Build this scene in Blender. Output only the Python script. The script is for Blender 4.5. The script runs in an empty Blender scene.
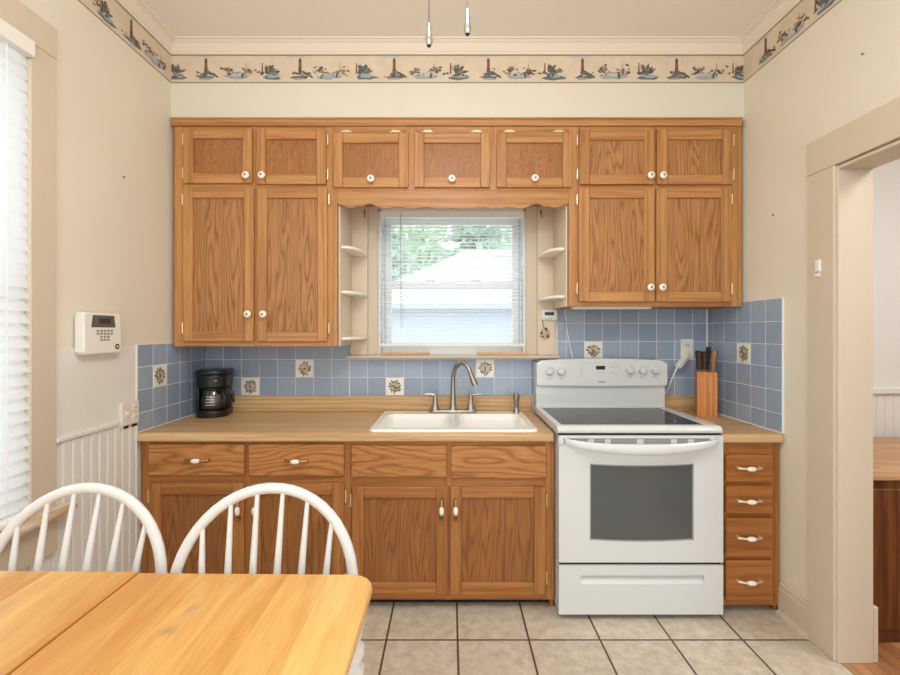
import bpy, bmesh, math, random
from mathutils import Vector, Matrix
random.seed(7)
PI = math.pi
SC = bpy.context.scene
COL = SC.collection
# ------------------------------------------------------------------ survey: metres from the photograph's perspective
F, CX, CY, EYE = 445.0, 450.0, 331.0, 1.335
def X(px, y): return (px - CX) * y / F
def H(py, y): return EYE - (py - CY) * y / F
XL, XR, YB, YS, ZC = -1.492, 1.571, 2.71, 2.38, 2.87       # room: left, right, back wall, soffit face, ceiling
YREAR = -1.5

# ------------------------------------------------------------------ mesh builder
class MB:
    def __init__(s): s.bm = bmesh.new()
    def _merge(s, b, mat=0, smooth=False):
        for f in b.faces:
            f.material_index = mat; f.smooth = smooth
        me = bpy.data.meshes.new('tmp'); b.to_mesh(me); b.free()
        s.bm.from_mesh(me); bpy.data.meshes.remove(me)
        return s
    def box(s, x0, x1, y0, y1, z0, z1, bev=0.0, mat=0, seg=1, rot=None, piv=None):
        b = bmesh.new()
        bmesh.ops.create_cube(b, size=1.0)
        for v in b.verts:
            v.co = Vector(((x0+x1)/2 + v.co.x*(x1-x0), (y0+y1)/2 + v.co.y*(y1-y0), (z0+z1)/2 + v.co.z*(z1-z0)))
        if bev > 0:
            bmesh.ops.bevel(b, geom=list(b.edges), offset=bev, segments=seg, profile=0.5, affect='EDGES', clamp_overlap=True)
        if rot is not None:
            p = Vector(piv) if piv else Vector(((x0+x1)/2, (y0+y1)/2, (z0+z1)/2))
            bmesh.ops.transform(b, matrix=Matrix.Translation(p) @ rot @ Matrix.Translation(-p), verts=b.verts)
        return s._merge(b, mat, seg > 1)
    def tube(s, pts, r, n=10, mat=0, cap=True, flat=1.0):
        pts = [Vector(p) for p in pts]; m = len(pts)
        rr = r if isinstance(r, (list, tuple)) else [r]*m
        b = bmesh.new(); rings = []
        t0 = (pts[1]-pts[0]).normalized()
        ref = Vector((0, 0, 1)) if abs(t0.z) < 0.9 else Vector((1, 0, 0))
        nrm = (ref - t0*ref.dot(t0)).normalized()
        for i in range(m):
            t = (pts[min(i+1, m-1)] - pts[max(i-1, 0)]).normalized()
            nrm = (nrm - t*nrm.dot(t)).normalized(); bi = t.cross(nrm)
            rings.append([b.verts.new(pts[i] + (nrm*math.cos(2*PI*k/n) + bi*math.sin(2*PI*k/n)*flat)*rr[i]) for k in range(n)])
        for i in range(m-1):
            for k in range(n):
                b.faces.new((rings[i][k], rings[i][(k+1) % n], rings[i+1][(k+1) % n], rings[i+1][k]))
        if cap:
            b.faces.new(rings[0][::-1]); b.faces.new(rings[-1])
        bmesh.ops.recalc_face_normals(b, faces=b.faces)
        return s._merge(b, mat, True)
    def lathe(s, prof, org=(0, 0, 0), axis='Z', n=24, mat=0, mats=None):
        """prof: list of (radius, height along axis)"""
        b = bmesh.new(); rings = []; org = Vector(org)
        def P(r, h, a):
            c, q = r*math.cos(a), r*math.sin(a)
            if axis == 'Z': return org + Vector((c, q, h))
            if axis == 'Y': return org + Vector((c, h, q))
            return org + Vector((h, c, q))
        for r, h in prof:
            if r < 1e-6: rings.append([b.verts.new(P(0, h, 0))])
            else: rings.append([b.verts.new(P(r, h, 2*PI*k/n)) for k in range(n)])
        for i in range(len(rings)-1):
            A, B = rings[i], rings[i+1]
            for k in range(n):
                k2 = (k+1) % n
                if len(A) == 1 and len(B) == 1: continue
                if len(A) == 1: f = b.faces.new((A[0], B[k], B[k2]))
                elif len(B) == 1: f = b.faces.new((A[k], A[k2], B[0]))
                else: f = b.faces.new((A[k], A[k2], B[k2], B[k]))
                f.material_index = mats[i] if mats else mat
        for R in (rings[0], rings[-1]):
            if len(R) > 1:
                f = b.faces.new(R); f.material_index = mat if not mats else mats[0 if R is rings[0] else -1]
        bmesh.ops.recalc_face_normals(b, faces=b.faces)
        for f in b.faces: f.smooth = True
        me = bpy.data.meshes.new('tmp'); b.to_mesh(me); b.free(); s.bm.from_mesh(me); bpy.data.meshes.remove(me)
        return s
    def prism(s, poly, plane, d0, d1, mat=0, bev=0.0, smooth=False):
        """poly of 2-D points; plane 'XZ' extrudes along Y, 'XY' along Z, 'YZ' along X"""
        b = bmesh.new()
        def P(u, v, d):
            return {'XZ': (u, d, v), 'XY': (u, v, d), 'YZ': (d, u, v)}[plane]
        A = [b.verts.new(P(u, v, d0)) for u, v in poly]
        B = [b.verts.new(P(u, v, d1)) for u, v in poly]
        n = len(poly)
        b.faces.new(A[::-1]); b.faces.new(B)
        for i in range(n): b.faces.new((A[i], A[(i+1) % n], B[(i+1) % n], B[i]))
        bmesh.ops.recalc_face_normals(b, faces=b.faces)
        if bev > 0:
            ed = [e for e in b.edges if (e.verts[0] in A) == (e.verts[1] in A)]
            bmesh.ops.bevel(b, geom=ed, offset=bev, segments=2, profile=0.5, affect='EDGES', clamp_overlap=True)
        return s._merge(b, mat, smooth)
    def poly(s, pts, mat=0):
        b = bmesh.new(); b.faces.new([b.verts.new(p) for p in pts])
        return s._merge(b, mat, False)
    def ball(s, c, r, mat=0, sub=2, sc=(1, 1, 1)):
        b = bmesh.new(); bmesh.ops.create_icosphere(b, subdivisions=sub, radius=r)
        for v in b.verts: v.co = Vector((v.co.x*sc[0]+c[0], v.co.y*sc[1]+c[1], v.co.z*sc[2]+c[2]))
        return s._merge(b, mat, True)
    def sweep(s, path, prof, mat=0):
        """profile (d,h) swept along a horizontal polyline with mitred corners; d to the right of travel"""
        b = bmesh.new(); rings = []; n = len(path)
        for i, (x, y, z) in enumerate(path):
            p = Vector((x, y))
            dirs = []
            if i > 0: dirs.append((p - Vector(path[i-1][:2])).normalized())
            if i < n-1: dirs.append((Vector(path[i+1][:2]) - p).normalized())
            nr = [Vector((d.y, -d.x)) for d in dirs]
            if len(nr) == 2:
                m = (nr[0]+nr[1]); m = m / (m.length_squared/2)
            else: m = nr[0]
            rings.append([b.verts.new((p.x+m.x*d, p.y+m.y*d, z+h)) for d, h in prof])
        k = len(prof)
        for i in range(n-1):
            for j in range(k):
                b.faces.new((rings[i][j], rings[i][(j+1) % k], rings[i+1][(j+1) % k], rings[i+1][j]))
        b.faces.new(rings[0]); b.faces.new(rings[-1][::-1])
        bmesh.ops.recalc_face_normals(b, faces=b.faces)
        return s._merge(b, mat, False)
    def xf(s, M):
        bmesh.ops.transform(s.bm, matrix=M, verts=s.bm.verts); return s

WM = {}
def link(o, parent=None):
    COL.objects.link(o)
    if parent is not None:
        o.parent = parent
        o.matrix_parent_inverse = WM[parent.name].inverted()
    WM[o.name] = Matrix.Identity(4)
    return o
def build(mb, name, mats, parent=None, kind=None):
    for e in mb.bm.edges:
        if len(e.link_faces) == 2 and e.calc_face_angle(0) > 0.65: e.smooth = False
    me = bpy.data.meshes.new(name); mb.bm.to_mesh(me); mb.bm.free()
    for m in (mats if isinstance(mats, (list, tuple)) else [mats]): me.materials.append(m)
    o = bpy.data.objects.new(name, me)
    link(o, parent)
    if kind: o['kind'] = kind
    return o
def tag(o, label, cat, group=None):
    o['label'] = label; o['category'] = cat
    if group: o['group'] = group
    return o
def thing(name, loc, label, cat, group=None):
    o = bpy.data.objects.new(name, None); o.empty_display_size = 0.1
    COL.objects.link(o); o.location = loc
    WM[o.name] = Matrix.Translation(Vector(loc))
    return tag(o, label, cat, group)
def solo(mb, name, mats, label, cat, group=None):
    """a thing that is one mesh: origin moved to its base"""
    vs = [v.co for v in mb.bm.verts]
    c = Vector(((min(v.x for v in vs)+max(v.x for v in vs))/2, (min(v.y for v in vs)+max(v.y for v in vs))/2, min(v.z for v in vs)))
    mb.xf(Matrix.Translation(-c))
    o = build(mb, name, mats); o.location = c; WM[o.name] = Matrix.Translation(c)
    return tag(o, label, cat, group)
def struct(mb, name, mats, parent=None):
    return build(mb, name, mats, parent, 'structure' if parent is None else None)

# ------------------------------------------------------------------ materials
def lin(c):
    return tuple(((v/255)/12.92 if v/255 <= 0.04045 else ((v/255+0.055)/1.055)**2.4) for v in c) + (1.0,)
def nodes(name):
    m = bpy.data.materials.new(name); m.use_nodes = True
    nt = m.node_tree; return m, nt, nt.nodes['Principled BSDF'], nt.links
def setp(p, **k):
    for a, v in k.items(): p.inputs[a].default_value = v
def N(nt, t, **k):
    n = nt.nodes.new(t)
    for a, v in k.items():
        if a in n.inputs.keys(): n.inputs[a].default_value = v
        else: setattr(n, a, v)
    return n
def plain(name, rgb, rough=0.5, metal=0.0, spec=0.5, noise=0.0, nscale=20, bump=0.0, bscale=60, coat=0.0):
    m, nt, p, L = nodes(name)
    setp(p, **{'Base Color': lin(rgb), 'Roughness': rough, 'Metallic': metal, 'Specular IOR Level': spec, 'Coat Weight': coat})
    tc = N(nt, 'ShaderNodeTexCoord')
    nz = N(nt, 'ShaderNodeTexNoise'); nz.inputs['Scale'].default_value = nscale; nz.inputs['Detail'].default_value = 4
    L.new(tc.outputs['Object'], nz.inputs['Vector'])
    mx = N(nt, 'ShaderNodeMix', data_type='RGBA')
    a = lin(rgb); q = max(noise, 0.012)
    mx.inputs['A'].default_value = tuple(v*(1-q) for v in a[:3])+(1,)
    mx.inputs['B'].default_value = tuple(min(1, v*(1+q)) for v in a[:3])+(1,)
    L.new(nz.outputs['Fac'], mx.inputs['Factor']); L.new(mx.outputs['Result'], p.inputs['Base Color'])
    if bump > 0:
        n2 = N(nt, 'ShaderNodeTexNoise'); n2.inputs['Scale'].default_value = bscale; n2.inputs['Detail'].default_value = 3
        L.new(tc.outputs['Object'], n2.inputs['Vector'])
        b = N(nt, 'ShaderNodeBump'); b.inputs['Strength'].default_value = bump; b.inputs['Distance'].default_value = 0.004
        L.new(n2.outputs['Fac'], b.inputs['Height']); L.new(b.outputs['Normal'], p.inputs['Normal'])
    return m
def wood(name, light, mid, dark, grain='Z', bands='X', freq=16, amp=1.0, lines=0.6, rough=0.42, stretch=0.07, pores=0.22, rnd=True, coat=0.0, ns=7.0):
    """growth-ring lines: a ramp across the board bent by noise that is drawn out along the grain"""
    m, nt, p, L = nodes(name)
    setp(p, Roughness=rough, **{'Coat Weight': coat, 'Coat Roughness': 0.2, 'Specular IOR Level': 0.4})
    tc = N(nt, 'ShaderNodeTexCoord')
    src = tc.outputs['Object']
    if rnd:
        oi = N(nt, 'ShaderNodeObjectInfo')
        ml = N(nt, 'ShaderNodeMath', operation='MULTIPLY'); ml.inputs[1].default_value = 37.0
        L.new(oi.outputs['Random'], ml.inputs[0])
        va = N(nt, 'ShaderNodeVectorMath', operation='ADD')
        L.new(src, va.inputs[0]); L.new(ml.outputs[0], va.inputs[1]); src = va.outputs[0]
    mp = N(nt, 'ShaderNodeMapping')
    sc = [1, 1, 1]; sc['XYZ'.index(grain)] = stretch
    mp.inputs['Scale'].default_value = sc
    L.new(src, mp.inputs['Vector'])
    sx = N(nt, 'ShaderNodeSeparateXYZ'); L.new(mp.outputs[0], sx.inputs[0])
    n0 = N(nt, 'ShaderNodeTexNoise'); n0.inputs['Scale'].default_value = ns; n0.inputs['Detail'].default_value = 1.5; n0.inputs['Roughness'].default_value = 0.5
    L.new(mp.outputs[0], n0.inputs['Vector'])
    na = N(nt, 'ShaderNodeMath', operation='MULTIPLY'); na.inputs[1].default_value = 9.0*amp; L.new(n0.outputs['Fac'], na.inputs[0])
    nf = N(nt, 'ShaderNodeMath', operation='MULTIPLY_ADD'); nf.inputs[1].default_value = freq
    L.new(sx.outputs[bands], nf.inputs[0]); L.new(na.outputs[0], nf.inputs[2])
    n5 = N(nt, 'ShaderNodeTexNoise'); n5.inputs['Scale'].default_value = 60.0; n5.inputs['Detail'].default_value = 2
    L.new(mp.outputs[0], n5.inputs['Vector'])
    nf2 = N(nt, 'ShaderNodeMath', operation='MULTIPLY_ADD'); nf2.inputs[1].default_value = 0.7
    L.new(n5.outputs['Fac'], nf2.inputs[0]); L.new(nf.outputs[0], nf2.inputs[2])
    fr = N(nt, 'ShaderNodeMath', operation='PINGPONG'); fr.inputs[1].default_value = 0.5; L.new(nf2.outputs[0], fr.inputs[0])
    cr = N(nt, 'ShaderNodeValToRGB')
    e = cr.color_ramp.elements
    D = tuple(mid[i]+(dark[i]-mid[i])*lines for i in range(3))
    e[0].position = 0.0; e[0].color = lin(D)
    e[1].position = 0.46; e[1].color = lin(light)
    q = e.new(0.2); q.color = lin(mid)
    L.new(fr.outputs[0], cr.inputs[0])
    mp2 = N(nt, 'ShaderNodeMapping')
    sc = [230, 230, 230]; sc['XYZ'.index(grain)] = 7
    mp2.inputs['Scale'].default_value = sc
    L.new(src, mp2.inputs['Vector'])
    nz = N(nt, 'ShaderNodeTexNoise'); nz.inputs['Scale'].default_value = 1; nz.inputs['Detail'].default_value = 2
    L.new(mp2.outputs[0], nz.inputs['Vector'])
    mr = N(nt, 'ShaderNodeMapRange'); mr.inputs['From Min'].default_value = 0.35; mr.inputs['From Max'].default_value = 0.65
    mr.inputs['To Min'].default_value = 1-pores; mr.inputs['To Max'].default_value = 1.05
    L.new(nz.outputs['Fac'], mr.inputs['Value'])
    n3 = N(nt, 'ShaderNodeTexNoise'); n3.inputs['Scale'].default_value = 4.0; n3.inputs['Detail'].default_value = 2
    L.new(mp.outputs[0], n3.inputs['Vector'])
    mr3 = N(nt, 'ShaderNodeMapRange'); mr3.inputs['To Min'].default_value = 0.86; mr3.inputs['To Max'].default_value = 1.14
    L.new(n3.outputs['Fac'], mr3.inputs['Value'])
    m1 = N(nt, 'ShaderNodeMath', operation='MULTIPLY'); L.new(mr.outputs[0], m1.inputs[0]); L.new(mr3.outputs[0], m1.inputs[1])
    mx = N(nt, 'ShaderNodeVectorMath', operation='SCALE')
    L.new(cr.outputs['Color'], mx.inputs[0]); L.new(m1.outputs[0], mx.inputs['Scale'])
    L.new(mx.outputs[0], p.inputs['Base Color'])
    b = N(nt, 'ShaderNodeBump'); b.inputs['Strength'].default_value = 0.1; b.inputs['Distance'].default_value = 0.002
    L.new(nz.outputs['Fac'], b.inputs['Height']); L.new(b.outputs['Normal'], p.inputs['Normal'])
    return m

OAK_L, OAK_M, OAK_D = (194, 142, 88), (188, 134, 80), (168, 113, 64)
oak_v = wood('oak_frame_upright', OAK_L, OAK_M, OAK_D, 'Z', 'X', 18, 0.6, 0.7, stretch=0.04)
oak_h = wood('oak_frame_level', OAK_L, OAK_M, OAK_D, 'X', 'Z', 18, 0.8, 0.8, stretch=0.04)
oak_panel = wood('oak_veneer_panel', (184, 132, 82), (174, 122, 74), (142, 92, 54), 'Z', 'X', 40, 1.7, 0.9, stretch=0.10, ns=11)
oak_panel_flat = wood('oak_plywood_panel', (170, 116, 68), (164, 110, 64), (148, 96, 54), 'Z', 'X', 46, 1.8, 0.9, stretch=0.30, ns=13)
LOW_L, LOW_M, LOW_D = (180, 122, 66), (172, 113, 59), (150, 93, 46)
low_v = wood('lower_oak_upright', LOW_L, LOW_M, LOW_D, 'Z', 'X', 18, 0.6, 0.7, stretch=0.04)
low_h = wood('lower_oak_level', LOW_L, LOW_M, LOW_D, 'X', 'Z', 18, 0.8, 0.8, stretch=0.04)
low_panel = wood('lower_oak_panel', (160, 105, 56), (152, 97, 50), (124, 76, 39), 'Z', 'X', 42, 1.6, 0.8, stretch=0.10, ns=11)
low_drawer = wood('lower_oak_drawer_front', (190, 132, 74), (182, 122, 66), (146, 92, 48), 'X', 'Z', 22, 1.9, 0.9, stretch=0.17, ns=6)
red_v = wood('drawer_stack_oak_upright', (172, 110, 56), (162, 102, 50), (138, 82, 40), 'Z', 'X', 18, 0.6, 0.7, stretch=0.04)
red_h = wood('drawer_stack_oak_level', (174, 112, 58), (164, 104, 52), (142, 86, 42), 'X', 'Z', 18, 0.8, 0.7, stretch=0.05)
counter_m = wood('wood_grain_laminate', (214, 180, 134), (206, 170, 122), (186, 146, 100), 'X', 'Y', 16, 0.8, 0.8, rough=0.38, stretch=0.05, pores=0.14, rnd=False)
lip_m = wood('wood_grain_laminate_lip', (214, 180, 134), (206, 170, 122), (186, 146, 100), 'X', 'Z', 16, 0.8, 0.9, rough=0.38, stretch=0.05, pores=0.14, rnd=False)
block_m = wood('knife_block_pine', (212, 142, 76), (204, 132, 66), (178, 104, 48), 'Z', 'X', 18, 0.6, 0.7, stretch=0.05)
board_m = wood('pale_wood_strip', (218, 178, 138), (210, 168, 126), (190, 144, 104), 'X', 'Y', 16, 0.6)
stool_m = wood('worn_wood_sill', (238, 226, 206), (232, 214, 190), (206, 168, 128), 'Y', 'X', 8, 0.8, 1.0)
hall_top_m = wood('chest_top_wood', (206, 160, 114), (194, 146, 100), (150, 102, 62), 'X', 'Y', 14, 1.0, 1.0, rough=0.35)
hall_front_m = wood('chest_front_wood', (128, 74, 38), (114, 64, 32), (84, 44, 20), 'Z', 'X', 14, 0.8, 0.9)
dark_handle = wood('dark_knife_handle', (84, 58, 42), (66, 44, 32), (42, 28, 22), 'Z', 'X', 40, 0.5)
tan_handle = wood('tan_knife_handle', (156, 124, 92), (138, 106, 78), (104, 78, 56), 'Z', 'X', 40, 0.5)

wall_m = plain('cream_plaster', (226, 220, 203), 0.75, spec=0.2, noise=0.06, nscale=2.2, bump=0.25, bscale=9)
soffit_m = plain('cream_soffit_paint', (222, 216, 201), 0.7, spec=0.2, noise=0.03, nscale=2)
ceil_m = plain('ceiling_paint', (238, 233, 223), 0.85, spec=0.1, noise=0.02)
trim_m = plain('beige_gloss_paint', (208, 195, 175), 0.5, spec=0.3, noise=0.02, nscale=4)
crown_m = plain('pale_crown_paint', (232, 222, 206), 0.5, spec=0.3)
wains_m = plain('white_wainscot_paint', (228, 227, 221), 0.5, spec=0.3, noise=0.02)
shelf_m = plain('whitewash_shelf_paint', (216, 200, 178), 0.45, noise=0.03, nscale=8)
shelf_white = plain('white_shelf_paint', (238, 232, 220), 0.4)
hall_m = plain('hall_white_paint', (226, 224, 222), 0.7, spec=0.2)
white_en = plain('white_enamel', (212, 216, 216), 0.22, coat=0.3)
white_side = plain('white_enamel_side', (210, 213, 214), 0.3)
vent_m = plain('grey_vent_recess', (148, 150, 149), 0.5)
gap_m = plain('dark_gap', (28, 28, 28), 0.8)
white_pl = plain('white_plastic', (236, 234, 228), 0.35)
ivory_pl = plain('ivory_plastic', (230, 224, 212), 0.4)
vinyl_m = plain('white_vinyl_sash', (226, 230, 232), 0.35)
black_pl = plain('black_plastic', (15, 16, 20), 0.35)
blackm = plain('black_matt', (30, 30, 32), 0.6)
grey_ink = plain('grey_print', (140, 142, 142), 0.5)
lcd_m = plain('grey_display', (96, 94, 88), 0.2)
lcd_dark = plain('black_display', (10, 12, 12), 0.15)
brass_m = plain('aged_brass', (176, 150, 100), 0.35, metal=1.0)
brass_dark = plain('antique_brass', (172, 144, 100), 0.4, metal=1.0)
hinge_m = plain('pale_brass', (226, 208, 170), 0.35, metal=0.7)
nickel_m = plain('brushed_nickel', (168, 162, 154), 0.3, metal=1.0)
ceramic_m = plain('white_ceramic', (246, 242, 232), 0.15, coat=0.5)
sink_m = plain('white_sink_enamel', (244, 243, 238), 0.15, coat=0.4)
chair_m = plain('white_chair_paint', (218, 219, 218), 0.35, noise=0.02)
leg_m = plain('white_table_leg_paint', (228, 226, 222), 0.4)
chrome_m = plain('chrome', (205, 200, 195), 0.15, metal=1.0)
grout_m = plain('pale_grout', (222, 228, 234), 0.8)
caulk_m = plain('white_caulk', (232, 230, 226), 0.6)
blues = [plain('blue_tile_glaze', c, 0.22, noise=0.06, nscale=26) for c in ((150, 166, 187), (144, 160, 182), (156, 171, 191))]
dec_m = plain('white_decor_tile', (238, 236, 228), 0.2)
leaf_g = plain('olive_leaf_paint', (112, 114, 88), 0.3); leaf_b = plain('brown_leaf_paint', (116, 92, 68), 0.3)
petal_m = plain('tan_petal_paint', (196, 184, 158), 0.3); petal_p = plain('rose_petal_paint', (176, 148, 132), 0.3)
paper_m = plain('wallpaper_cream', (216, 200, 178), 0.7, spec=0.2, noise=0.16, nscale=16)
ink_line = plain('wallpaper_grey_line', (150, 136, 120), 0.7); ink_dk = plain('wallpaper_dark_green', (88, 88, 78), 0.7)
ink_red = plain('wallpaper_brick_red', (134, 88, 76), 0.7); ink_blue = plain('wallpaper_blue', (156, 168, 172), 0.7)
ink_tan = plain('wallpaper_tan', (160, 128, 100), 0.7); ink_teal = plain('wallpaper_teal', (100, 114, 118), 0.7); ink_sky = plain('wallpaper_pale_blue', (186, 192, 190), 0.7)

def blind_mat(amt=0.62):
    m, nt, p, L = nodes('white_blind_slat')
    setp(p, **{'Base Color': lin((244, 244, 242)), 'Roughness': 0.45})
    tr = N(nt, 'ShaderNodeBsdfTranslucent'); tr.inputs['Color'].default_value = lin((244, 246, 248))
    mx = N(nt, 'ShaderNodeMixShader'); mx.inputs[0].default_value = amt
    L.new(p.outputs[0], mx.inputs[1]); L.new(tr.outputs[0], mx.inputs[2])
    L.new(mx.outputs[0], nt.nodes['Material Output'].inputs['Surface'])
    return m
slat_m = blind_mat(); slat_thin = blind_mat(0.6)
def glass_mat(name, tint, refl=0.08, rough=0.02):
    m, nt, p, L = nodes(name)
    tr = N(nt, 'ShaderNodeBsdfTransparent'); tr.inputs['Color'].default_value = tint
    gl = N(nt, 'ShaderNodeBsdfGlossy'); gl.inputs['Roughness'].default_value = rough
    mx = N(nt, 'ShaderNodeMixShader'); mx.inputs[0].default_value = refl
    L.new(tr.outputs[0], mx.inputs[1]); L.new(gl.outputs[0], mx.inputs[2])
    L.new(mx.outputs[0], nt.nodes['Material Output'].inputs['Surface'])
    return m
pane_m = glass_mat('window_glass', (0.96, 0.98, 0.99, 1), 0.05)
pot_glass = glass_mat('coffee_pot_glass', (0.55, 0.53, 0.52, 1), 0.14)
oven_glass = plain('smoked_oven_glass', (82, 86, 86), 0.12, spec=0.6)
cook_glass = plain('black_ceramic_glass', (16, 18, 22), 0.12, spec=0.25)

def floor_tile_mat():
    m, nt, p, L = nodes('stone_look_floor_tile')
    tc = N(nt, 'ShaderNodeTexCoord'); mp = N(nt, 'ShaderNodeMapping')
    S = 0.308
    mp.inputs['Location'].default_value = (-(0.033 - 20*S) + 0.0, -(1.923 - 20*S), 0)
    L.new(tc.outputs['Object'], mp.inputs['Vector'])
    br = N(nt, 'ShaderNodeTexBrick', offset=0.0, squash=1.0)
    br.inputs['Scale'].default_value = 1.0; br.inputs['Brick Width'].default_value = S; br.inputs['Row Height'].default_value = S
    br.inputs['Mortar Size'].default_value = 0.0048; br.inputs['Mortar Smooth'].default_value = 0.2
    br.inputs['Color1'].default_value = (1, 1, 1, 1); br.inputs['Color2'].default_value = (0.86, 0.86, 0.86, 1)
    L.new(mp.outputs[0], br.inputs['Vector'])
    nz = N(nt, 'ShaderNodeTexNoise'); nz.inputs['Scale'].default_value = 22; nz.inputs['Detail'].default_value = 7; nz.inputs['Roughness'].default_value = 0.65
    L.new(tc.outputs['Object'], nz.inputs['Vector'])
    cr = N(nt, 'ShaderNodeValToRGB'); e = cr.color_ramp.elements
    e[0].position = 0.3; e[0].color = lin((180, 168, 148)); e[1].position = 0.7; e[1].color = lin((216, 206, 190))
    L.new(nz.outputs['Fac'], cr.inputs[0])
    ml = N(nt, 'ShaderNodeMix', data_type='RGBA', blend_type='MULTIPLY'); ml.inputs['Factor'].default_value = 0.5
    L.new(cr.outputs[0], ml.inputs['A']); L.new(br.outputs['Color'], ml.inputs['B'])
    mx = N(nt, 'ShaderNodeMix', data_type='RGBA')
    mx.inputs['B'].default_value = lin((84, 72, 60))
    L.new(br.outputs['Fac'], mx.inputs['Factor']); L.new(ml.outputs['Result'], mx.inputs['A'])
    L.new(mx.outputs['Result'], p.inputs['Base Color']); setp(p, Roughness=0.42)
    iv = N(nt, 'ShaderNodeMath', operation='SUBTRACT'); iv.inputs[0].default_value = 1; L.new(br.outputs['Fac'], iv.inputs[1])
    b = N(nt, 'ShaderNodeBump'); b.inputs['Strength'].default_value = 0.6; b.inputs['Distance'].default_value = 0.003
    L.new(iv.outputs[0], b.inputs['Height']); L.new(b.outputs['Normal'], p.inputs['Normal'])
    return m
def plank_mat(name, width, light, dark, along='Y', rough=0.35, stain=None, ang=0.0, gap=0.0):
    m, nt, p, L = nodes(name)
    tc = N(nt, 'ShaderNodeTexCoord'); mp = N(nt, 'ShaderNodeMapping'); mp.inputs['Rotation'].default_value = (0, 0, ang)
    L.new(tc.outputs['Object'], mp.inputs['Vector'])
    sx = N(nt, 'ShaderNodeSeparateXYZ'); L.new(mp.outputs[0], sx.inputs[0])
    dv = N(nt, 'ShaderNodeMath', operation='DIVIDE'); dv.inputs[1].default_value = width
    L.new(sx.outputs['X' if along == 'Y' else 'Y'], dv.inputs[0])
    fl = N(nt, 'ShaderNodeMath', operation='FLOOR'); L.new(dv.outputs[0], fl.inputs[0])
    wn = N(nt, 'ShaderNodeTexWhiteNoise', noise_dimensions='1D'); L.new(fl.outputs[0], wn.inputs['W'])
    m2 = N(nt, 'ShaderNodeMapping'); sc = [10, 10, 10]; sc['XYZ'.index(along)] = 1.1; m2.inputs['Scale'].default_value = sc
    va = N(nt, 'ShaderNodeVectorMath', operation='ADD'); L.new(mp.outputs[0], va.inputs[0]); L.new(wn.outputs['Color'], va.inputs[1])
    L.new(va.outputs[0], m2.inputs['Vector'])
    nz = N(nt, 'ShaderNodeTexNoise'); nz.inputs['Scale'].default_value = 2.2; nz.inputs['Detail'].default_value = 6; nz.inputs['Distortion'].default_value = 0.7
    L.new(m2.outputs[0], nz.inputs['Vector'])
    ad = N(nt, 'ShaderNodeMath', operation='MULTIPLY_ADD'); ad.inputs[1].default_value = 0.6
    L.new(wn.outputs['Value'], ad.inputs[0]); L.new(nz.outputs['Fac'], ad.inputs[2])
    cr = N(nt, 'ShaderNodeValToRGB'); e = cr.color_ramp.elements
    e[0].position = 0.4; e[0].color = lin(light); e[1].position = 1.1 if False else 1.0; e[1].color = lin(dark)
    L.new(ad.outputs[0], cr.inputs[0])
    col = cr.outputs[0]
    # fine pores
    m4 = N(nt, 'ShaderNodeMapping'); sc = [300, 300, 300]; sc['XYZ'.index(along)] = 10; m4.inputs['Scale'].default_value = sc
    L.new(mp.outputs[0], m4.inputs['Vector'])
    n4 = N(nt, 'ShaderNodeTexNoise'); n4.inputs['Scale'].default_value = 1; L.new(m4.outputs[0], n4.inputs['Vector'])
    mr = N(nt, 'ShaderNodeMapRange'); mr.inputs['From Min'].default_value = .3; mr.inputs['From Max'].default_value = .7; mr.inputs['To Min'].default_value = .86; mr.inputs['To Max'].default_value = 1.06
    L.new(n4.outputs['Fac'], mr.inputs['Value'])
    vs = N(nt, 'ShaderNodeVectorMath', operation='SCALE'); L.new(col, vs.inputs[0]); L.new(mr.outputs[0], vs.inputs['Scale']); col = vs.outputs[0]
    if gap:
        fr = N(nt, 'ShaderNodeMath', operation='FRACT'); L.new(dv.outputs[0], fr.inputs[0])
        lt = N(nt, 'ShaderNodeMath', operation='LESS_THAN'); lt.inputs[1].default_value = gap; L.new(fr.outputs[0], lt.inputs[0])
        g = N(nt, 'ShaderNodeMix', data_type='RGBA'); g.inputs['B'].default_value = lin((70, 44, 26))
        L.new(lt.outputs[0], g.inputs['Factor']); L.new(col, g.inputs['A']); col = g.outputs['Result']
    for (cx, cy, rx, ry, amt) in (stain or []):
        sub = N(nt, 'ShaderNodeVectorMath', operation='SUBTRACT'); sub.inputs[1].default_value = (cx, cy, 0)
        L.new(tc.outputs['Object'], sub.inputs[0])
        mu = N(nt, 'ShaderNodeVectorMath', operation='MULTIPLY'); mu.inputs[1].default_value = (1/rx, 1/ry, 0); L.new(sub.outputs[0], mu.inputs[0])
        ln = N(nt, 'ShaderNodeVectorMath', operation='LENGTH'); L.new(mu.outputs[0], ln.inputs[0])
        nn = N(nt, 'ShaderNodeTexNoise'); nn.inputs['Scale'].default_value = 60; L.new(tc.outputs['Object'], nn.inputs['Vector'])
        a2 = N(nt, 'ShaderNodeMath', operation='MULTIPLY_ADD'); a2.inputs[1].default_value = 0.9; L.new(nn.outputs['Fac'], a2.inputs[0]); L.new(ln.outputs['Value'], a2.inputs[2])
        r2 = N(nt, 'ShaderNodeMapRange'); r2.inputs['From Min'].default_value = .5; r2.inputs['From Max'].default_value = 1.4; r2.inputs['To Min'].default_value = amt; r2.inputs['To Max'].default_value = 0
        L.new(a2.outputs[0], r2.inputs['Value'])
        g = N(nt, 'ShaderNodeMix', data_type='RGBA'); g.inputs['B'].default_value = lin((168, 140, 112))
        L.new(r2.outputs[0], g.inputs['Factor']); L.new(col, g.inputs['A']); col = g.outputs['Result']
    L.new(col, p.inputs['Base Color']); setp(p, Roughness=rough)
    return m
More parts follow.
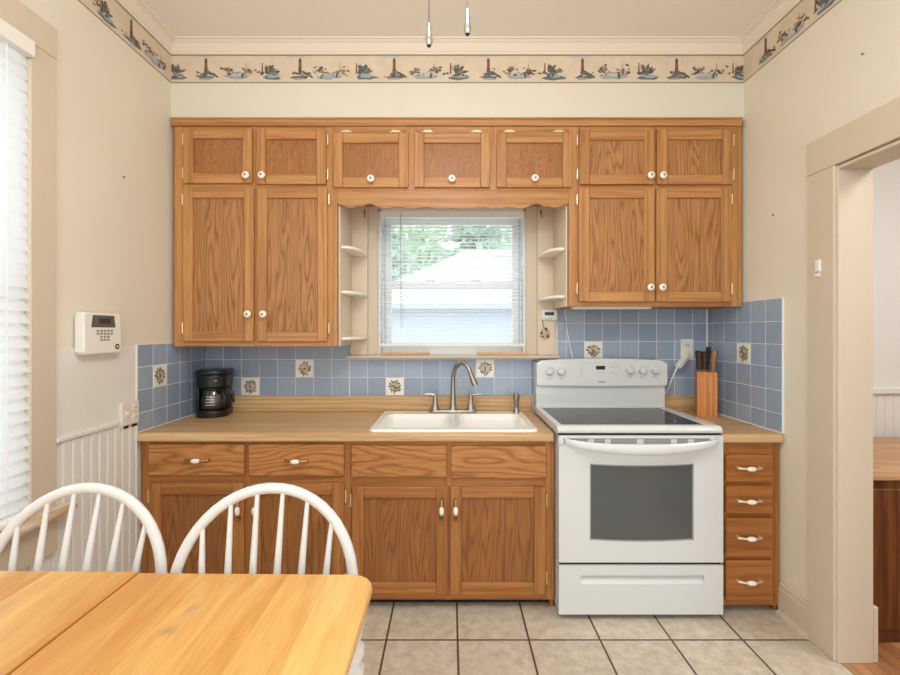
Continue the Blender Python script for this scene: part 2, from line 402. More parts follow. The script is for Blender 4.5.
table_m = plank_mat('butcher_block_table_wood', 0.097, (232, 188, 116), (204, 144, 74), 'Y', 0.36,
                    stain=[(-0.549, 0.868, 0.022, 0.02, 0.85), (-0.545, 0.935, 0.016, 0.035, 0.6)])
hall_floor_m = plank_mat('hall_wood_floor', 0.057, (190, 142, 98), (150, 98, 58), 'Y', 0.35, ang=0.0, gap=0.05)
ground_m = plain('outdoor_concrete', (206, 206, 196), 0.9)
house_m = plain('pale_blue_siding', (186, 197, 214), 0.7); roof_m = plain('pale_roof', (196, 197, 198), 0.7)
bark_m = plain('tree_bark', (104, 92, 80), 0.9)
def leaf_mat(rgb):
    m, nt, p, L = nodes('tree_foliage')
    setp(p, **{'Base Color': lin(rgb), 'Roughness': 0.6})
    tr = N(nt, 'ShaderNodeBsdfTranslucent'); tr.inputs['Color'].default_value = lin(rgb)
    mx = N(nt, 'ShaderNodeMixShader'); mx.inputs[0].default_value = 0.45
    L.new(p.outputs[0], mx.inputs[1]); L.new(tr.outputs[0], mx.inputs[2]); L.new(mx.outputs[0], nt.nodes['Material Output'].inputs['Surface'])
    return m
leaves = [leaf_mat((210, 228, 206)), leaf_mat((196, 216, 202)), leaf_mat((220, 232, 208))]

# ================================================================== THE SETTING
mb = MB(); mb.box(XL-0.14, XR, YREAR, YB+0.16, -0.08, 0.0)
struct(mb, 'floor', floor_tile_mat())
mb = MB(); mb.box(XR, 3.6, YREAR, YB+0.16, -0.08, 0.0)
struct(mb, 'floor_hall', hall_floor_m)
mb = MB(); mb.box(XL-0.14, 3.7, YREAR, YB+0.16, ZC, ZC+0.08)
struct(mb, 'ceiling', ceil_m)
# back wall with window opening
WX0, WX1, WZ0, WZ1 = -0.4353, 0.4594, 1.19, 2.075
mb = MB()
mb.box(XL-0.14, WX0, YB, YB+0.16, 0, ZC); mb.box(WX1, XR+0.136, YB, YB+0.16, 0, ZC)
mb.box(WX0, WX1, YB, YB+0.16, 0, WZ0-0.01); mb.box(WX0, WX1, YB, YB+0.16, WZ1, ZC)
struct(mb, 'wall_back', wall_m)
mb = MB(); mb.box(XL, XR, YS, YB, 2.465, ZC)
struct(mb, 'wall_soffit', soffit_m)
# left wall with window opening
LY0, LY1, LZ0, LZ1 = 0.72, 1.562, 0.68, 2.35
mb = MB()
mb.box(XL-0.14, XL, YREAR, LY0, 0, ZC); mb.box(XL-0.14, XL, LY1, YB, 0, ZC)
mb.box(XL-0.14, XL, LY0, LY1, 0, LZ0-0.01); mb.box(XL-0.14, XL, LY0, LY1, LZ1, ZC)
struct(mb, 'wall_left', wall_m)
# right wall with doorway
DY0, DY1, DZ = 0.86, 1.80, 2.0
XH = 1.70
mb = MB()
mb.box(XR, XH, YREAR, DY0, 0, ZC); mb.box(XR, XH, DY1, YB, 0, ZC); mb.box(XR, XH, DY0, DY1, DZ, ZC)
struct(mb, 'wall_right', wall_m)
# hall beyond
YH = 2.62
mb = MB(); mb.box(XH, 3.6, YH, YB+0.16, 0, ZC)
struct(mb, 'wall_hall', hall_m)
mb = MB(); mb.box(3.6, 3.7, YREAR, YB+0.16, 0, ZC)
struct(mb, 'wall_hall_side', hall_m)
mb = MB(); mb.box(XH, 3.7, YREAR-0.12, YREAR, 0, ZC)
struct(mb, 'wall_hall_rear', hall_m)  # unseen wall, added to shut rear daylight off the door jamb
mb = MB()
x = XH
while x < 3.6:
    mb.box(x+0.002, min(x+0.05, 3.6)-0.002, YH-0.010, YH, 0.0, 0.965, 0.003); x += 0.05
mb.box(XH, 3.6, YH-0.006, YH, 0, 0.965)
mb.box(XH, 3.6, YH-0.028, YH, 0.965, 1.005, 0.006)
struct(mb, 'trim_hall_wainscot', hall_m)

# crown moulding and wallpaper border
path = [(XL, YREAR, ZC), (XL, YS, ZC), (XR, YS, ZC), (XR, YREAR, ZC)]
mb = MB()
mb.sweep(path, [(0, 0), (0, -0.058), (0.006, -0.058), (0.008, -0.050), (0.014, -0.046), (0.030, -0.024), (0.036, -0.016), (0.044, -0.013), (0.048, -0.010), (0.048, 0)])
mb.sweep(path, [(0.047, 0), (0.047, -0.006), (0.058, -0.006), (0.062, 0)])
struct(mb, 'trim_crown', crown_m)
mb = MB()
BZ0, BZ1 = 2.660, 2.811
# base strip on three walls
mb.sweep([(XL, YREAR, 0), (XL, YS, 0), (XR, YS, 0), (XR, YREAR, 0)], [(0, BZ0), (0.0012, BZ0), (0.0012, BZ1), (0, BZ1)], 0)
mb.sweep([(XL, YREAR, 0), (XL, YS, 0), (XR, YS, 0), (XR, YREAR, 0)], [(0.0012, BZ0), (0.0018, BZ0), (0.0018, BZ0+0.006), (0.0012, BZ0+0.006)], 1)
mb.sweep([(XL, YREAR, 0), (XL, YS, 0), (XR, YS, 0), (XR, YREAR, 0)], [(0.0012, BZ1-0.006), (0.0018, BZ1-0.006), (0.0018, BZ1), (0.0012, BZ1)], 1)
def motif_fn(kind):
    if kind == 's': return lambda u, v, d: (min(max(u, XL+0.003), XR-0.003), YS-0.0014-d, BZ0+v)
    if kind == 'l': return lambda u, v, d: (XL+0.0014+d, min(u, YS-0.003), BZ0+v)
    return lambda u, v, d: (XR-0.0014-d, min(2.212-u, YS-0.003), BZ0+v)
def blob(fn, u, v, ru, rv, mat, d, n=7, jit=0.3, ang=0):
    pts = []
    for k in range(n):
        a = 2*PI*k/n; r = 1+random.uniform(-jit, jit)
        du, dv = ru*math.cos(a)*r, rv*math.sin(a)*r
        pts.append(fn(u+du*math.cos(ang)-dv*math.sin(ang), v+du*math.sin(ang)+dv*math.cos(ang), d))
    mb.poly(pts, mat)
def speck(fn, u, v, su, sv, n, inks, d0, r0=0.006, r1=0.012, fl=0.6):
    for i in range(n):
        blob(fn, u+random.gauss(0, su), max(0.012, v+random.gauss(0, sv)), random.uniform(r0, r1), random.uniform(r0, r1)*fl, random.choice(inks), d0+i*3e-5, 7, 0.35, random.uniform(-0.6, 0.6))
def lighthouse(fn, u, sg):
    blob(fn, u+0.004, 0.030, 0.050, 0.010, 5, 0.0001, 11)
    blob(fn, u, 0.022, 0.030, 0.006, 4, 0.0002, 9)
    speck(fn, u, 0.046, 0.026, 0.008, 14, [2, 6, 5, 2], 0.0003)
    mb.poly([fn(u-0.010, 0.045, 0.0010), fn(u+0.010, 0.045, 0.0010), fn(u+0.007, 0.112, 0.0010), fn(u-0.007, 0.112, 0.0010)], 3)
    mb.poly([fn(u-0.010, 0.062, 0.0011), fn(u+0.009, 0.062, 0.0011), fn(u+0.008, 0.078, 0.0011), fn(u-0.008, 0.078, 0.0011)], 2)
    mb.poly([fn(u-0.009, 0.110, 0.0011), fn(u+0.009, 0.110, 0.0011), fn(u+0.005, 0.132, 0.0011), fn(u-0.005, 0.132, 0.0011)], 2)
    for i in range(4): blob(fn, u+0.02+0.013*i, 0.056-0.007*i, 0.012, 0.006, 2, 0.0012+i*3e-5, ang=-0.6)
    blob(fn, u-0.02, 0.141, 0.06, 0.0035, 7, 0.0001, 9)
def harbour(fn, u, sg):
    blob(fn, u, 0.034, 0.068, 0.014, 4, 0.0001, 11)
    blob(fn, u+0.005, 0.048, 0.050, 0.012, 8, 0.0002, 11)
    speck(fn, u-0.052, 0.066, 0.018, 0.012, 20, [3, 6, 6, 2, 2, 6], 0.0003)
    speck(fn, u+0.055, 0.062, 0.020, 0.010, 16, [6, 2, 3, 6, 2], 0.0009)
    speck(fn, u, 0.050, 0.035, 0.006, 8, [8, 4, 6], 0.0006, 0.005, 0.009)
    mb.poly([fn(u+0.045, 0.06, 0.0016), fn(u+0.050, 0.06, 0.0016), fn(u+0.049, 0.105, 0.0016), fn(u+0.046, 0.105, 0.0016)], 6)
    blob(fn, u+0.030, 0.038, 0.007, 0.014, 2, 0.0016)
def reeds(fn, u, sg):
    blob(fn, u+0.012, 0.028, 0.058, 0.011, 5, 0.0001, 11)
    blob(fn, u+0.012, 0.038, 0.040, 0.010, 4, 0.0002, 11)
    for i in range(22):
        a = random.uniform(-0.4, 1.25); L_ = random.uniform(0.025, 0.060)
        blob(fn, u-0.012+math.sin(a)*L_, 0.046+abs(math.cos(a))*L_*0.7, 0.017, 0.005, random.choice([2, 2, 5, 2, 6]), 0.0003+i*3e-5, ang=PI/2-a)
    mb.poly([fn(u-0.046, 0.05, 0.0012), fn(u-0.036, 0.05, 0.0012), fn(u-0.038, 0.108, 0.0012), fn(u-0.043, 0.108, 0.0012)], 3)
    speck(fn, u-0.01, 0.052, 0.026, 0.008, 12, [2, 2, 5, 6], 0.0013, 0.007, 0.013)
PER = 0.503
def run_motifs(fn, u0, u1, start):
    k = start
    while k < u1 + 0.6:
        for off, f in ((0, lighthouse), (0.166, harbour), (0.342, reeds)):
            if u0+0.015 < k+off < u1-0.015: f(fn, k+off, 1)
        k += PER
run_motifs(motif_fn('s'), XL, XR, -1.304-PER)
run_motifs(motif_fn('l'), -0.4, YS, 2.081-5*PER)
run_motifs(motif_fn('r'), 2.212-YS, 2.6, -PER)
struct(mb, 'trim_wallpaper_border', [paper_m, ink_line, ink_dk, ink_red, ink_blue, ink_teal, ink_tan, ink_sky, ink_sky])

# wainscot left wall
mb = MB()
mb.box(XL, XL+0.006, 1.667, 2.112, 0.93, 1.268, 0.001)
mb.box(XL, XL+0.004, 1.667, 2.112, 0.0, 0.915); mb.box(XL, XL+0.004, -0.5, 1.667, 0.0, 0.655)
y = -0.5
while y < 2.11:
    y1 = min(y+0.044, 2.112)
    mb.box(XL, XL+0.011, y+0.004, y1-0.002, 0.0, 0.915 if y > 1.66 else 0.652, 0.004); y += 0.044
mb.box(XL, XL+0.022, 1.667, 1.985, 0.912, 0.934, 0.005)
mb.box(XL, XL+0.014, 1.985, 2.112, 0.893, 0.904, 0.002)
mb.box(XL+0.012, XL+0.016, 2.015, 2.045, 0.890, 0.902, 0.001, 1); mb.box(XL+0.012, XL+0.016, 2.066, 2.10, 0.890, 0.902, 0.001, 1)
struct(mb, 'trim_wainscot', [wains_m, gap_m])
# baseboards
mb = MB()
mb.sweep([(XR, 2.108, 0), (XR, 1.925, 0)], [(0, 0), (0.016, 0), (0.016, 0.115), (0.012, 0.125), (0.012, 0.140), (0.006, 0.150), (0, 0.152)])
mb.sweep([(XR, 0.71, 0), (XR, YREAR, 0)], [(0, 0), (0.016, 0), (0.016, 0.115), (0.012, 0.125), (0.012, 0.140), (0.006, 0.150), (0, 0.152)])
mb.sweep([(XR, 2.108, 0), (XR, 1.925, 0)], [(0.016, 0), (0.028, 0), (0.024, 0.012), (0.016, 0.018)])
struct(mb, 'baseboard_right', trim_m)
mb = MB(); mb.box(XH+0.0005, XH+0.024, DY1-0.012, YH, 0, 0.225, 0.004); struct(mb, 'baseboard_hall', trim_m)

# doorway casing and jamb
mb = MB()
mb.box(XR-0.022, XR, DY1-0.004, 1.930, 0, DZ+0.004, 0.003)
mb.box(XR-0.022, XR, 0.70, DY0+0.004, 0, DZ+0.004, 0.003)
mb.box(XR-0.024, XR, 0.69, 1.934, DZ+0.004, 2.143, 0.003)
d1 = struct(mb, 'door_1', trim_m)
mb = MB()
mb.box(XR-0.012, XH, DY1-0.014, DY1, 0, DZ, 0.002); mb.box(XR-0.012, XH, DY0, DY0+0.014, 0, DZ, 0.002)
mb.box(XR-0.012, XH, DY0+0.014, DY1-0.014, DZ-0.014, DZ, 0.002)
build(mb, 'door_jamb', trim_m, d1)

# window 1 over the sink
mb = MB()
mb.box(X(368, 2.69), WX0, 2.688, YB, 1.19, 2.165, 0.003); mb.box(WX1, X(537, 2.69), 2.688, YB, 1.19, 2.165, 0.003)
mb.box(WX0, WX1, 2.688, YB, WZ1, 2.165, 0.002)
w1 = struct(mb, 'window_1', trim_m)
mb = MB()
mb.box(WX0, WX0+0.012, YB, YB+0.16, WZ0, WZ1); mb.box(WX1-0.012, WX1, YB, YB+0.16, WZ0, WZ1); mb.box(WX0, WX1, YB, YB+0.16, WZ1-0.012, WZ1)
build(mb, 'window_frame', vinyl_m, w1)
ix0, ix1 = WX0+0.012, WX1-0.012
ZM = H(285, 2.79)
mb = MB(); y0, y1 = 2.80, 2.835
mb.box(ix0, ix0+0.055, y0, y1, ZM-0.02, WZ1-0.012, 0.003); mb.box(ix1-0.055, ix1, y0, y1, ZM-0.02, WZ1-0.012, 0.003)
mb.box(ix0+0.055, ix1-0.055, y0, y1, WZ1-0.072, WZ1-0.012, 0.003); mb.box(ix0+0.055, ix1-0.055, y0, y1, ZM-0.02, ZM+0.022, 0.003)
us = build(mb, 'upper_sash', vinyl_m, w1)
mb = MB(); mb.box(ix0+0.05, ix1-0.05, 2.814, 2.820, ZM+0.02, WZ1-0.07); build(mb, 'pane', pane_m, us)
mb = MB(); y0, y1 = 2.762, 2.798
mb.box(ix0, ix0+0.06, y0, y1, WZ0, ZM+0.022, 0.003); mb.box(ix1-0.06, ix1, y0, y1, WZ0, ZM+0.022, 0.003)
mb.box(ix0+0.06, ix1-0.06, y0, y1, ZM-0.022, ZM+0.022, 0.003); mb.box(ix0+0.06, ix1-0.06, y0, y1, WZ0, WZ0+0.062, 0.003)
for px in (431, 476): mb.box(X(px, 2.78)-0.03, X(px, 2.78)+0.03, 2.768, 2.792, ZM+0.022, ZM+0.034, 0.004)
ls = build(mb, 'lower_sash', vinyl_m, w1)
mb = MB(); mb.box(ix0+0.055, ix1-0.055, 2.777, 2.783, WZ0+0.06, ZM-0.02); build(mb, 'pane', pane_m, ls)
mb = MB(); mb.box(X(345, 2.64), X(560, 2.64), 2.625, YB+0.05, 1.172, 1.19, 0.006)
build(mb, 'window_sill', trim_m, w1)

# window 2 left wall
mb = MB(); cx1 = XL+0.02
mb.box(XL, cx1, LY1, 1.667, LZ0-0.005, LZ1, 0.003); mb.box(XL, cx1, 0.60, LY0, LZ0-0.005, LZ1, 0.003)
mb.box(XL, cx1+0.001, 0.595, 1.670, LZ1, 2.465, 0.003)
w2 = struct(mb, 'window_2', trim_m)
mb = MB()
mb.box(XL-0.13, XL-0.006, LY1-0.014, LY1, LZ0, LZ1); mb.box(XL-0.13, XL-0.006, LY0, LY0+0.014, LZ0, LZ1); mb.box(XL-0.13, XL-0.006, LY0, LY1, LZ1-0.014, LZ1)
build(mb, 'window_frame', vinyl_m, w2)
mb = MB(); xs0, xs1 = XL-0.115, XL-0.085
a, b_ = LY0+0.014, LY1-0.014
for z0, z1 in ((LZ0, 1.50), (1.46, LZ1-0.014)):
    o = 0 if z0 == LZ0 else -0.032
    mb.box(xs0+o, xs1+o, a, a+0.05, z0, z1, 0.003); mb.box(xs0+o, xs1+o, b_-0.05, b_, z0, z1, 0.003)
    mb.box(xs0+o, xs1+o, a+0.05, b_-0.05, z0, z0+0.05, 0.003); mb.box(xs0+o, xs1+o, a+0.05, b_-0.05, z1-0.04, z1, 0.003)
sash = build(mb, 'sash', vinyl_m, w2)
mb = MB(); mb.box(xs0+0.012, xs0+0.017, a+0.045, b_-0.045, LZ0+0.045, 1.465); build(mb, 'pane', pane_m, sash)
mb = MB(); mb.box(xs0-0.020, xs0-0.015, a+0.045, b_-0.045, 1.505, LZ1-0.05); build(mb, 'pane', pane_m, sash)
mb = MB(); mb.box(XL-0.10, XL+0.075, 0.56, 1.70, 0.655, 0.68, 0.009, seg=2)
build(mb, 'window_sill', stool_m, w2)['label'] = 'worn wooden window sill'
mb = MB(); mb.box(XL+0.011, XL+0.03, 0.60, 1.66, 0.515, 0.655, 0.003); build(mb, 'apron', trim_m, w2)

# tile backsplash ------------------------------------------------------------
T = 0.1096; TX0 = -0.3898; TZ0 = 0.9428; TY0 = 2.112
tiles = MB(); decor_cells = []
def tile_region(plane, u0, u1, z0, z1, uo, skip=()):
    i0, i1 = math.floor((u0-uo)/T), math.ceil((u1-uo)/T)
    k0, k1 = math.floor((z0-TZ0)/T), math.ceil((z1-TZ0)/T)
    g = 0.0018
    for i in range(i0, i1):
        for k in range(k0, k1):
            a0, a1 = max(uo+i*T, u0)+g, min(uo+(i+1)*T, u1)-g
            c0, c1 = max(TZ0+k*T, z0)+g, min(TZ0+(k+1)*T, z1)-g
            if a1-a0 < 0.006 or c1-c0 < 0.006: continue
            if (i, k) in skip:
                decor_cells.append((plane, a0, a1, c0, c1)); continue
            m = random.choice((1, 2, 3))
            if plane == 'back': tiles.box(a0, a1, YB-0.009, YB-0.001, c0, c1, 0.0012, m)
            if plane == 'left': tiles.box(XL+0.001, XL+0.010, a0, a1, c0, c1, 0.0012, m)
            if plane == 'right': tiles.box(XR-0.010, XR-0.001, a0, a1, c0, c1, 0.0012, m)
    if plane == 'back': tiles.box(u0, u1, YB-0.0072, YB, z0, z1)
    if plane == 'left': tiles.box(XL, XL+0.0082, u0, u1, z0, z1)
    if plane == 'right': tiles.box(XR-0.0082, XR, u0, u1, z0, z1)
ZCT = 0.852
def cell(px, py, y): return (math.floor((X(px, y)-TX0)/T), math.floor((H(py, y)-TZ0)/T))
tile_region('back', XL+0.010, X(349, 2.69)-0.001, TZ0, 1.274, TX0, {cell(250.8, 386.5, 2.71), cell(305, 369, 2.71)})
tile_region('back', X(349, 2.69)-0.001, X(558, 2.69)+0.001, TZ0, 1.1715, TX0, {cell(394.7, 387, 2.71), cell(484, 369, 2.71)})
tile_region('back', X(558, 2.69)+0.001, XR-0.010, TZ0, 1.492, TX0, {cell(592.5, 350, 2.71)})
tile_region('left', 2.112, YB-0.009, ZCT, 1.270, TY0, {(1, 1)})
tile_region('right', 2.093, YB-0.009, ZCT, 1.492, 2.093, {(2, 2)})
tiles.box(XR-0.018, XR-0.008, YB-0.018, YB-0.008, ZCT, 1.492, 0.003, 4)
tiles.box(XR-0.016, XR-0.008, 2.10, YB-0.009, ZCT, ZCT+0.006, 0.001, 4)
tiles.box(XL+0.008, XL+0.014, 2.112, YB-0.009, ZCT, ZCT+0.004, 0.001, 4)
tiles.box(XL, XL+0.010, 2.104, 2.112, ZCT, 1.272, 0.002, 4)
bs = struct(tiles, 'trim_tile_backsplash', [grout_m]+blues+[caulk_m])
for (plane, a0, a1, c0, c1) in decor_cells:
    mb = MB()
    if plane == 'back':
        mb.box(a0, a1, YB-0.0095, YB-0.001, c0, c1, 0.0012, 0); fn = lambda u, v, d: (u, YB-0.0096-d, v)
    elif plane == 'left':
        mb.box(XL+0.001, XL+0.0105, a0, a1, c0, c1, 0.0012, 0); fn = lambda u, v, d: (XL+0.0106+d, u, v)
    else:
        mb.box(XR-0.0105, XR-0.001, a0, a1, c0, c1, 0.0012, 0); fn = lambda u, v, d: (XR-0.0106-d, u, v)
    uc, vc = (a0+a1)/2, (c0+c1)/2
    d = 0.0001
    for kx in range(13):
        an = 2*PI*kx/13+0.2; rr = 0.029+random.uniform(-0.006, 0.006)
        blob(fn, uc+rr*math.cos(an), vc+rr*math.sin(an)*1.05, 0.0125, 0.0062, random.choice([1, 1, 2]), d, 7, 0.3, an+random.uniform(-0.6, 0.9)); d += 3e-5
    for kx in range(9):
        an = 2*PI*kx/9+random.uniform(-0.2, 0.2); rr = random.uniform(0.010, 0.021)
        blob(fn, uc+rr*math.cos(an), vc+rr*math.sin(an), 0.011, 0.009, random.choice([3, 3, 4, 3, 1]), d, 7, 0.3); d += 3e-5
    blob(fn, uc, vc, 0.008, 0.008, 2, d, 7)
    blob(fn, uc-0.004, vc-0.040, 0.003, 0.010, 2, d)
    o = build(mb, 'floral_tile', [dec_m, leaf_g, leaf_b, petal_m, petal_p], bs)
    o['label'] = 'white tile painted with a leafy floral wreath'

# ================================================================== CABINETS
YF = 2.372          # upper face frames
def knob(parent, x, y, z):
    mb = MB()
    mb.lathe([(0.0, 0.002), (0.008, 0.002), (0.007, -0.010), (0.012, -0.014), (0.0185, -0.020), (0.0185, -0.026), (0.013, -0.031), (0.0065, -0.032), (0.006, -0.0325), (0.0, -0.0335)],
             (x, y, z), 'Y', 20, mats=[1, 1, 1, 0, 0, 0, 0, 1, 1])
    return build(mb, 'knob', [ceramic_m, brass_dark], parent)
def hinge(parent, x, y, z, horiz=False, side=1):
    mb = MB()
    if horiz:
        mb.tube([(x-0.026, y, z), (x+0.026, y, z)], 0.0042, 8); mb.box(x-0.020, x+0.020, y+0.002, y+0.005, z-0.006, z+0.012, 0.001)
        mb.ball((x-0.028, y, z), 0.005); mb.ball((x+0.028, y, z), 0.005)
    else:
        mb.tube([(x, y, z-0.024), (x, y, z+0.024)], 0.0044, 8); mb.box(x-0.006, x+0.006, y+0.003, y+0.006, z-0.018, z+0.018, 0.001)
        mb.ball((x, y, z-0.026), 0.0052); mb.ball((x, y, z+0.026), 0.0052)
    return build(mb, 'hinge', hinge_m, parent)
def pull(parent, x, y, z, vert=False, L_=0.052, mats=None):
    mb = MB(); n = 12
    def P(t, out): return (x, y-out, z+t) if vert else (x+t, y-out, z)
    pts, rr = [], []
    for t, o, r in ((-L_-0.004, 0.004, 0.004), (-L_, 0.010, 0.0085), (-L_+0.010, 0.016, 0.0066), (-0.026, 0.022, 0.0052), (-0.019, 0.024, 0.0070)):
        pts.append(P(t, o)); rr.append(r)
    mb.tube(pts, rr, n, 1)
    mb.tube([(p[0], p[1], 2*z-p[2]) if vert else (2*x-p[0], p[1], p[2]) for p in pts], rr, n, 1)
    mb.tube([P(-0.019, 0.024), P(-0.014, 0.0245), P(-0.006, 0.025), P(0.006, 0.025), P(0.014, 0.0245), P(0.019, 0.024)], [0.0066, 0.0100, 0.0115, 0.0115, 0.0100, 0.0066], n, 0)
    for s in (-1, 1):
        p = P(s*L_, 0.0); q = P(s*L_, 0.010)
        mb.tube([p, q], [0.008, 0.005], n, 1)
    return build(mb, 'handle', [ceramic_m, mats or brass_m], parent)
def shaker_door(cab, x0, x1, z0, z1, y, sw, rt, rb, mv, mh, mp, pnl='panel'):
    """frame door, front face at y; panel child set back"""
    d = 0.019; g = 0.0006
    mb = MB()
    mb.box(x0, x0+sw, y, y+d, z0, z1, 0.003, 0); mb.box(x1-sw, x1, y, y+d, z0, z1, 0.003, 0)
    mb.box(x0+sw+g, x1-sw-g, y+0.0004, y+d, z1-rt, z1, 0.0025, 1); mb.box(x0+sw+g, x1-sw-g, y+0.0004, y+d, z0, z0+rb, 0.0025, 1)
    o = build(mb, 'door', [mv, mh], cab)
    mb = MB(); mb.box(x0+sw-0.004, x1-sw+0.004, y+0.0125, y+0.017, z0+rb-0.004, z1-rt+0.004)
    build(mb, pnl, mp, o)
    return o
def carcass(cab, x0, x1, y0, y1, z0, z1, mat, bottom_lift=0.012, t=0.016):
    mb = MB()
    mb.box(x0, x0+t, y0, y1, z0, z1); mb.box(x1-t, x1, y0, y1, z0, z1)
    mb.box(x0+t, x1-t, y0, y1, z0+bottom_lift, z0+bottom_lift+t); mb.box(x0+t, x1-t, y0, y1, z1-t, z1); mb.box(x0+t, x1-t, y1-0.006, y1, z0+bottom_lift, z1)
    return build(mb, 'carcass', mat, cab)
def face_frame(cab, stiles, rails, y, mats):
    """stiles (x0,x1,z0,z1), rails likewise"""
    mb = MB()
    for s in stiles: mb.box(s[0], s[1], y, y+0.019, s[2], s[3], 0.0012, 0)
    for r in rails: mb.box(r[0], r[1], y+0.0004, y+0.019, r[2], r[3], 0.001, 1)
    return build(mb, 'face_frame', mats, cab)

UD = YF-0.019       # upper door faces
def ux(px): return X(px, UD)
def uz(py): return H(py, UD)
ZT = 2.425          # top of cabinets
# ---- left upper cabinet
xa, xb = X(173.6, YF), X(337, YF); zb = H(346.5, YF)
cab = thing('upper_cabinet', ((xa+xb)/2, 2.55, zb), 'oak wall cabinet left of the window, hanging over the black coffee maker', 'cabinet', 'oak wall cabinets')
carcass(cab, xa, xb, YF+0.019, YB-0.010, zb, ZT, oak_v)
xm0, xm1 = X(253, YF), X(256.5, YF)
face_frame(cab, [(xa, X(184, YF), zb, ZT), (X(251, YF), X(259, YF), zb, ZT), (X(326, YF), xb, zb, ZT)],
           [(X(184, YF), X(251, YF), H(131, YF), ZT), (X(259, YF), X(326, YF), H(131, YF), ZT), (X(184, YF), X(251, YF), H(189, YF), H(182, YF)), (X(259, YF), X(326, YF), H(189, YF), H(182, YF)),
            (X(184, YF), X(251, YF), zb, H(339, YF)), (X(259, YF), X(326, YF), zb, H(339, YF))], YF, [oak_v, oak_h])
SW = 0.050
dl = [(183, 252, 128, 183, 'flat', 245, 174.5, 'L'), (256, 325.7, 128.8, 184, 'flat', 261, 174.5, 'R'), (182.6, 253.4, 187.5, 341.5, 'v', 246.8, 314, 'L'), (257, 327, 187.5, 341.5, 'v', 262.3, 314, 'R')]
def upper_doors(cab, dl):
    for (a, b, t, bt, kind, kx, ky, hs) in dl:
        sw = SW
        d = shaker_door(cab, ux(a), ux(b), uz(bt), uz(t), UD, sw, 0.054, 0.052, oak_v, oak_h, oak_panel if kind == 'v' else oak_panel_flat)
        knob(d, X(kx, UD-0.028), UD, H(ky, UD-0.028))
        hx = ux(a)-0.007 if hs == 'L' else ux(b)+0.007
        if hs in 'LR':
            zz = (uz(t)-0.055, uz(bt)+0.055) if bt-t < 100 else (uz(t)-0.06, uz(bt)+0.07)
            for z in zz: hinge(d, hx, UD+0.010, z, side=(-1 if hs == 'L' else 1))
        else:
            for hxp in (a+13, b-13): hinge(d, ux(hxp), UD+0.011, uz(t)+0.008, True)
upper_doors(cab, dl)
# ---- middle upper cabinet with valance
xc, xd = X(337, YF)+0.0008, X(569, YF)-0.0008
zmid = H(190, YF)
cab = thing('upper_cabinet', (0, 2.55, zmid), 'oak wall cabinet of three small doors over the window, with a scalloped valance', 'cabinet', 'oak wall cabinets')
carcass(cab, xc, xd, YF+0.019, YB-0.010, zmid, ZT, oak_v, 0.0)
face_frame(cab, [(X(406, YF), X(416.5, YF), zmid, ZT), (X(488.5, YF), X(498.5, YF), zmid, ZT)],
           [(xc, X(406, YF), H(135, YF), ZT), (X(416.5, YF), X(488.5, YF), H(135, YF), ZT), (X(498.5, YF), xd, H(135, YF), ZT),
            (xc, X(406, YF), zmid, H(185, YF)), (X(416.5, YF), X(488.5, YF), zmid, H(185, YF)), (X(498.5, YF), xd, zmid, H(185, YF))], YF, [oak_v, oak_h])
upper_doors(cab, [(332.9, 408.3, 132.4, 187, 'flat', 370.5, 178, 'T'), (414.6, 490, 132.4, 187, 'flat', 452, 178, 'T'), (496.8, 572.2, 132.2, 187, 'flat', 535.3, 177.5, 'T')])
# valance profile (mirrored)
half = [(452, 207.6), (440, 208.6), (428, 207.0), (420, 207.4), (410, 208.6), (400, 206.8), (392, 207.2), (384, 208.4), (377, 206.2), (371, 203.6), (366, 204.0), (362, 206.2), (358, 205.8), (353, 207.4), (347, 207.0), (342, 204.8), (337.4, 203.6)]
pts = [(X(p, YF), H(q, YF)) for p, q in half]
def smooth_curve(P, n=5):
    out = []
    for i in range(len(P)-1):
        p0 = P[max(i-1, 0)]; p1 = P[i]; p2 = P[i+1]; p3 = P[min(i+2, len(P)-1)]
        for k in range(n):
            t = k/n
            out.append(tuple(0.5*((2*p1[j]) + (-p0[j]+p2[j])*t + (2*p0[j]-5*p1[j]+4*p2[j]-p3[j])*t*t + (-p0[j]+3*p1[j]-3*p2[j]+p3[j])*t**3) for j in range(len(p1))))
    out.append(P[-1]); return out
lf = smooth_curve(pts); xmid = (xc+xd)/2
poly = [(max(p[0], xc), p[1]) for p in lf]
mir = [(2*xmid-u, v) for u, v in poly][::-1]
poly = [(xd, zmid-0.0006), ] + [p for p in mir[:-1]] + [p for p in poly] + [(xc, zmid-0.0006)]
mb = MB(); mb.prism(poly, 'XZ', YF-0.0, YF+0.019)
build(mb, 'valance', oak_h, cab)
# ---- right upper cabinet
xe, xf_ = X(569, YF), X(741.6, YF); zr = H(306.5, YF)
cab = thing('upper_cabinet', ((xe+xf_)/2, 2.55, zr), 'oak wall cabinet right of the window, hanging over the white range', 'cabinet', 'oak wall cabinets')
carcass(cab, xe, xf_, YF+0.019, YB-0.010, zr, ZT, oak_v, 0.004)
face_frame(cab, [(xe, X(581, YF), zr, ZT), (X(653, YF), X(659, YF), zr, ZT), (X(731, YF), xf_, zr, ZT)],
           [(X(581, YF), X(653, YF), H(131, YF), ZT), (X(659, YF), X(731, YF), H(131, YF), ZT), (X(581, YF), X(653, YF), H(190, YF), H(182, YF)), (X(659, YF), X(731, YF), H(190, YF), H(182, YF)),
            (X(581, YF), X(653, YF), zr, H(299, YF)), (X(659, YF), X(731, YF), zr, H(299, YF))], YF, [oak_v, oak_h])
SW = 0.056
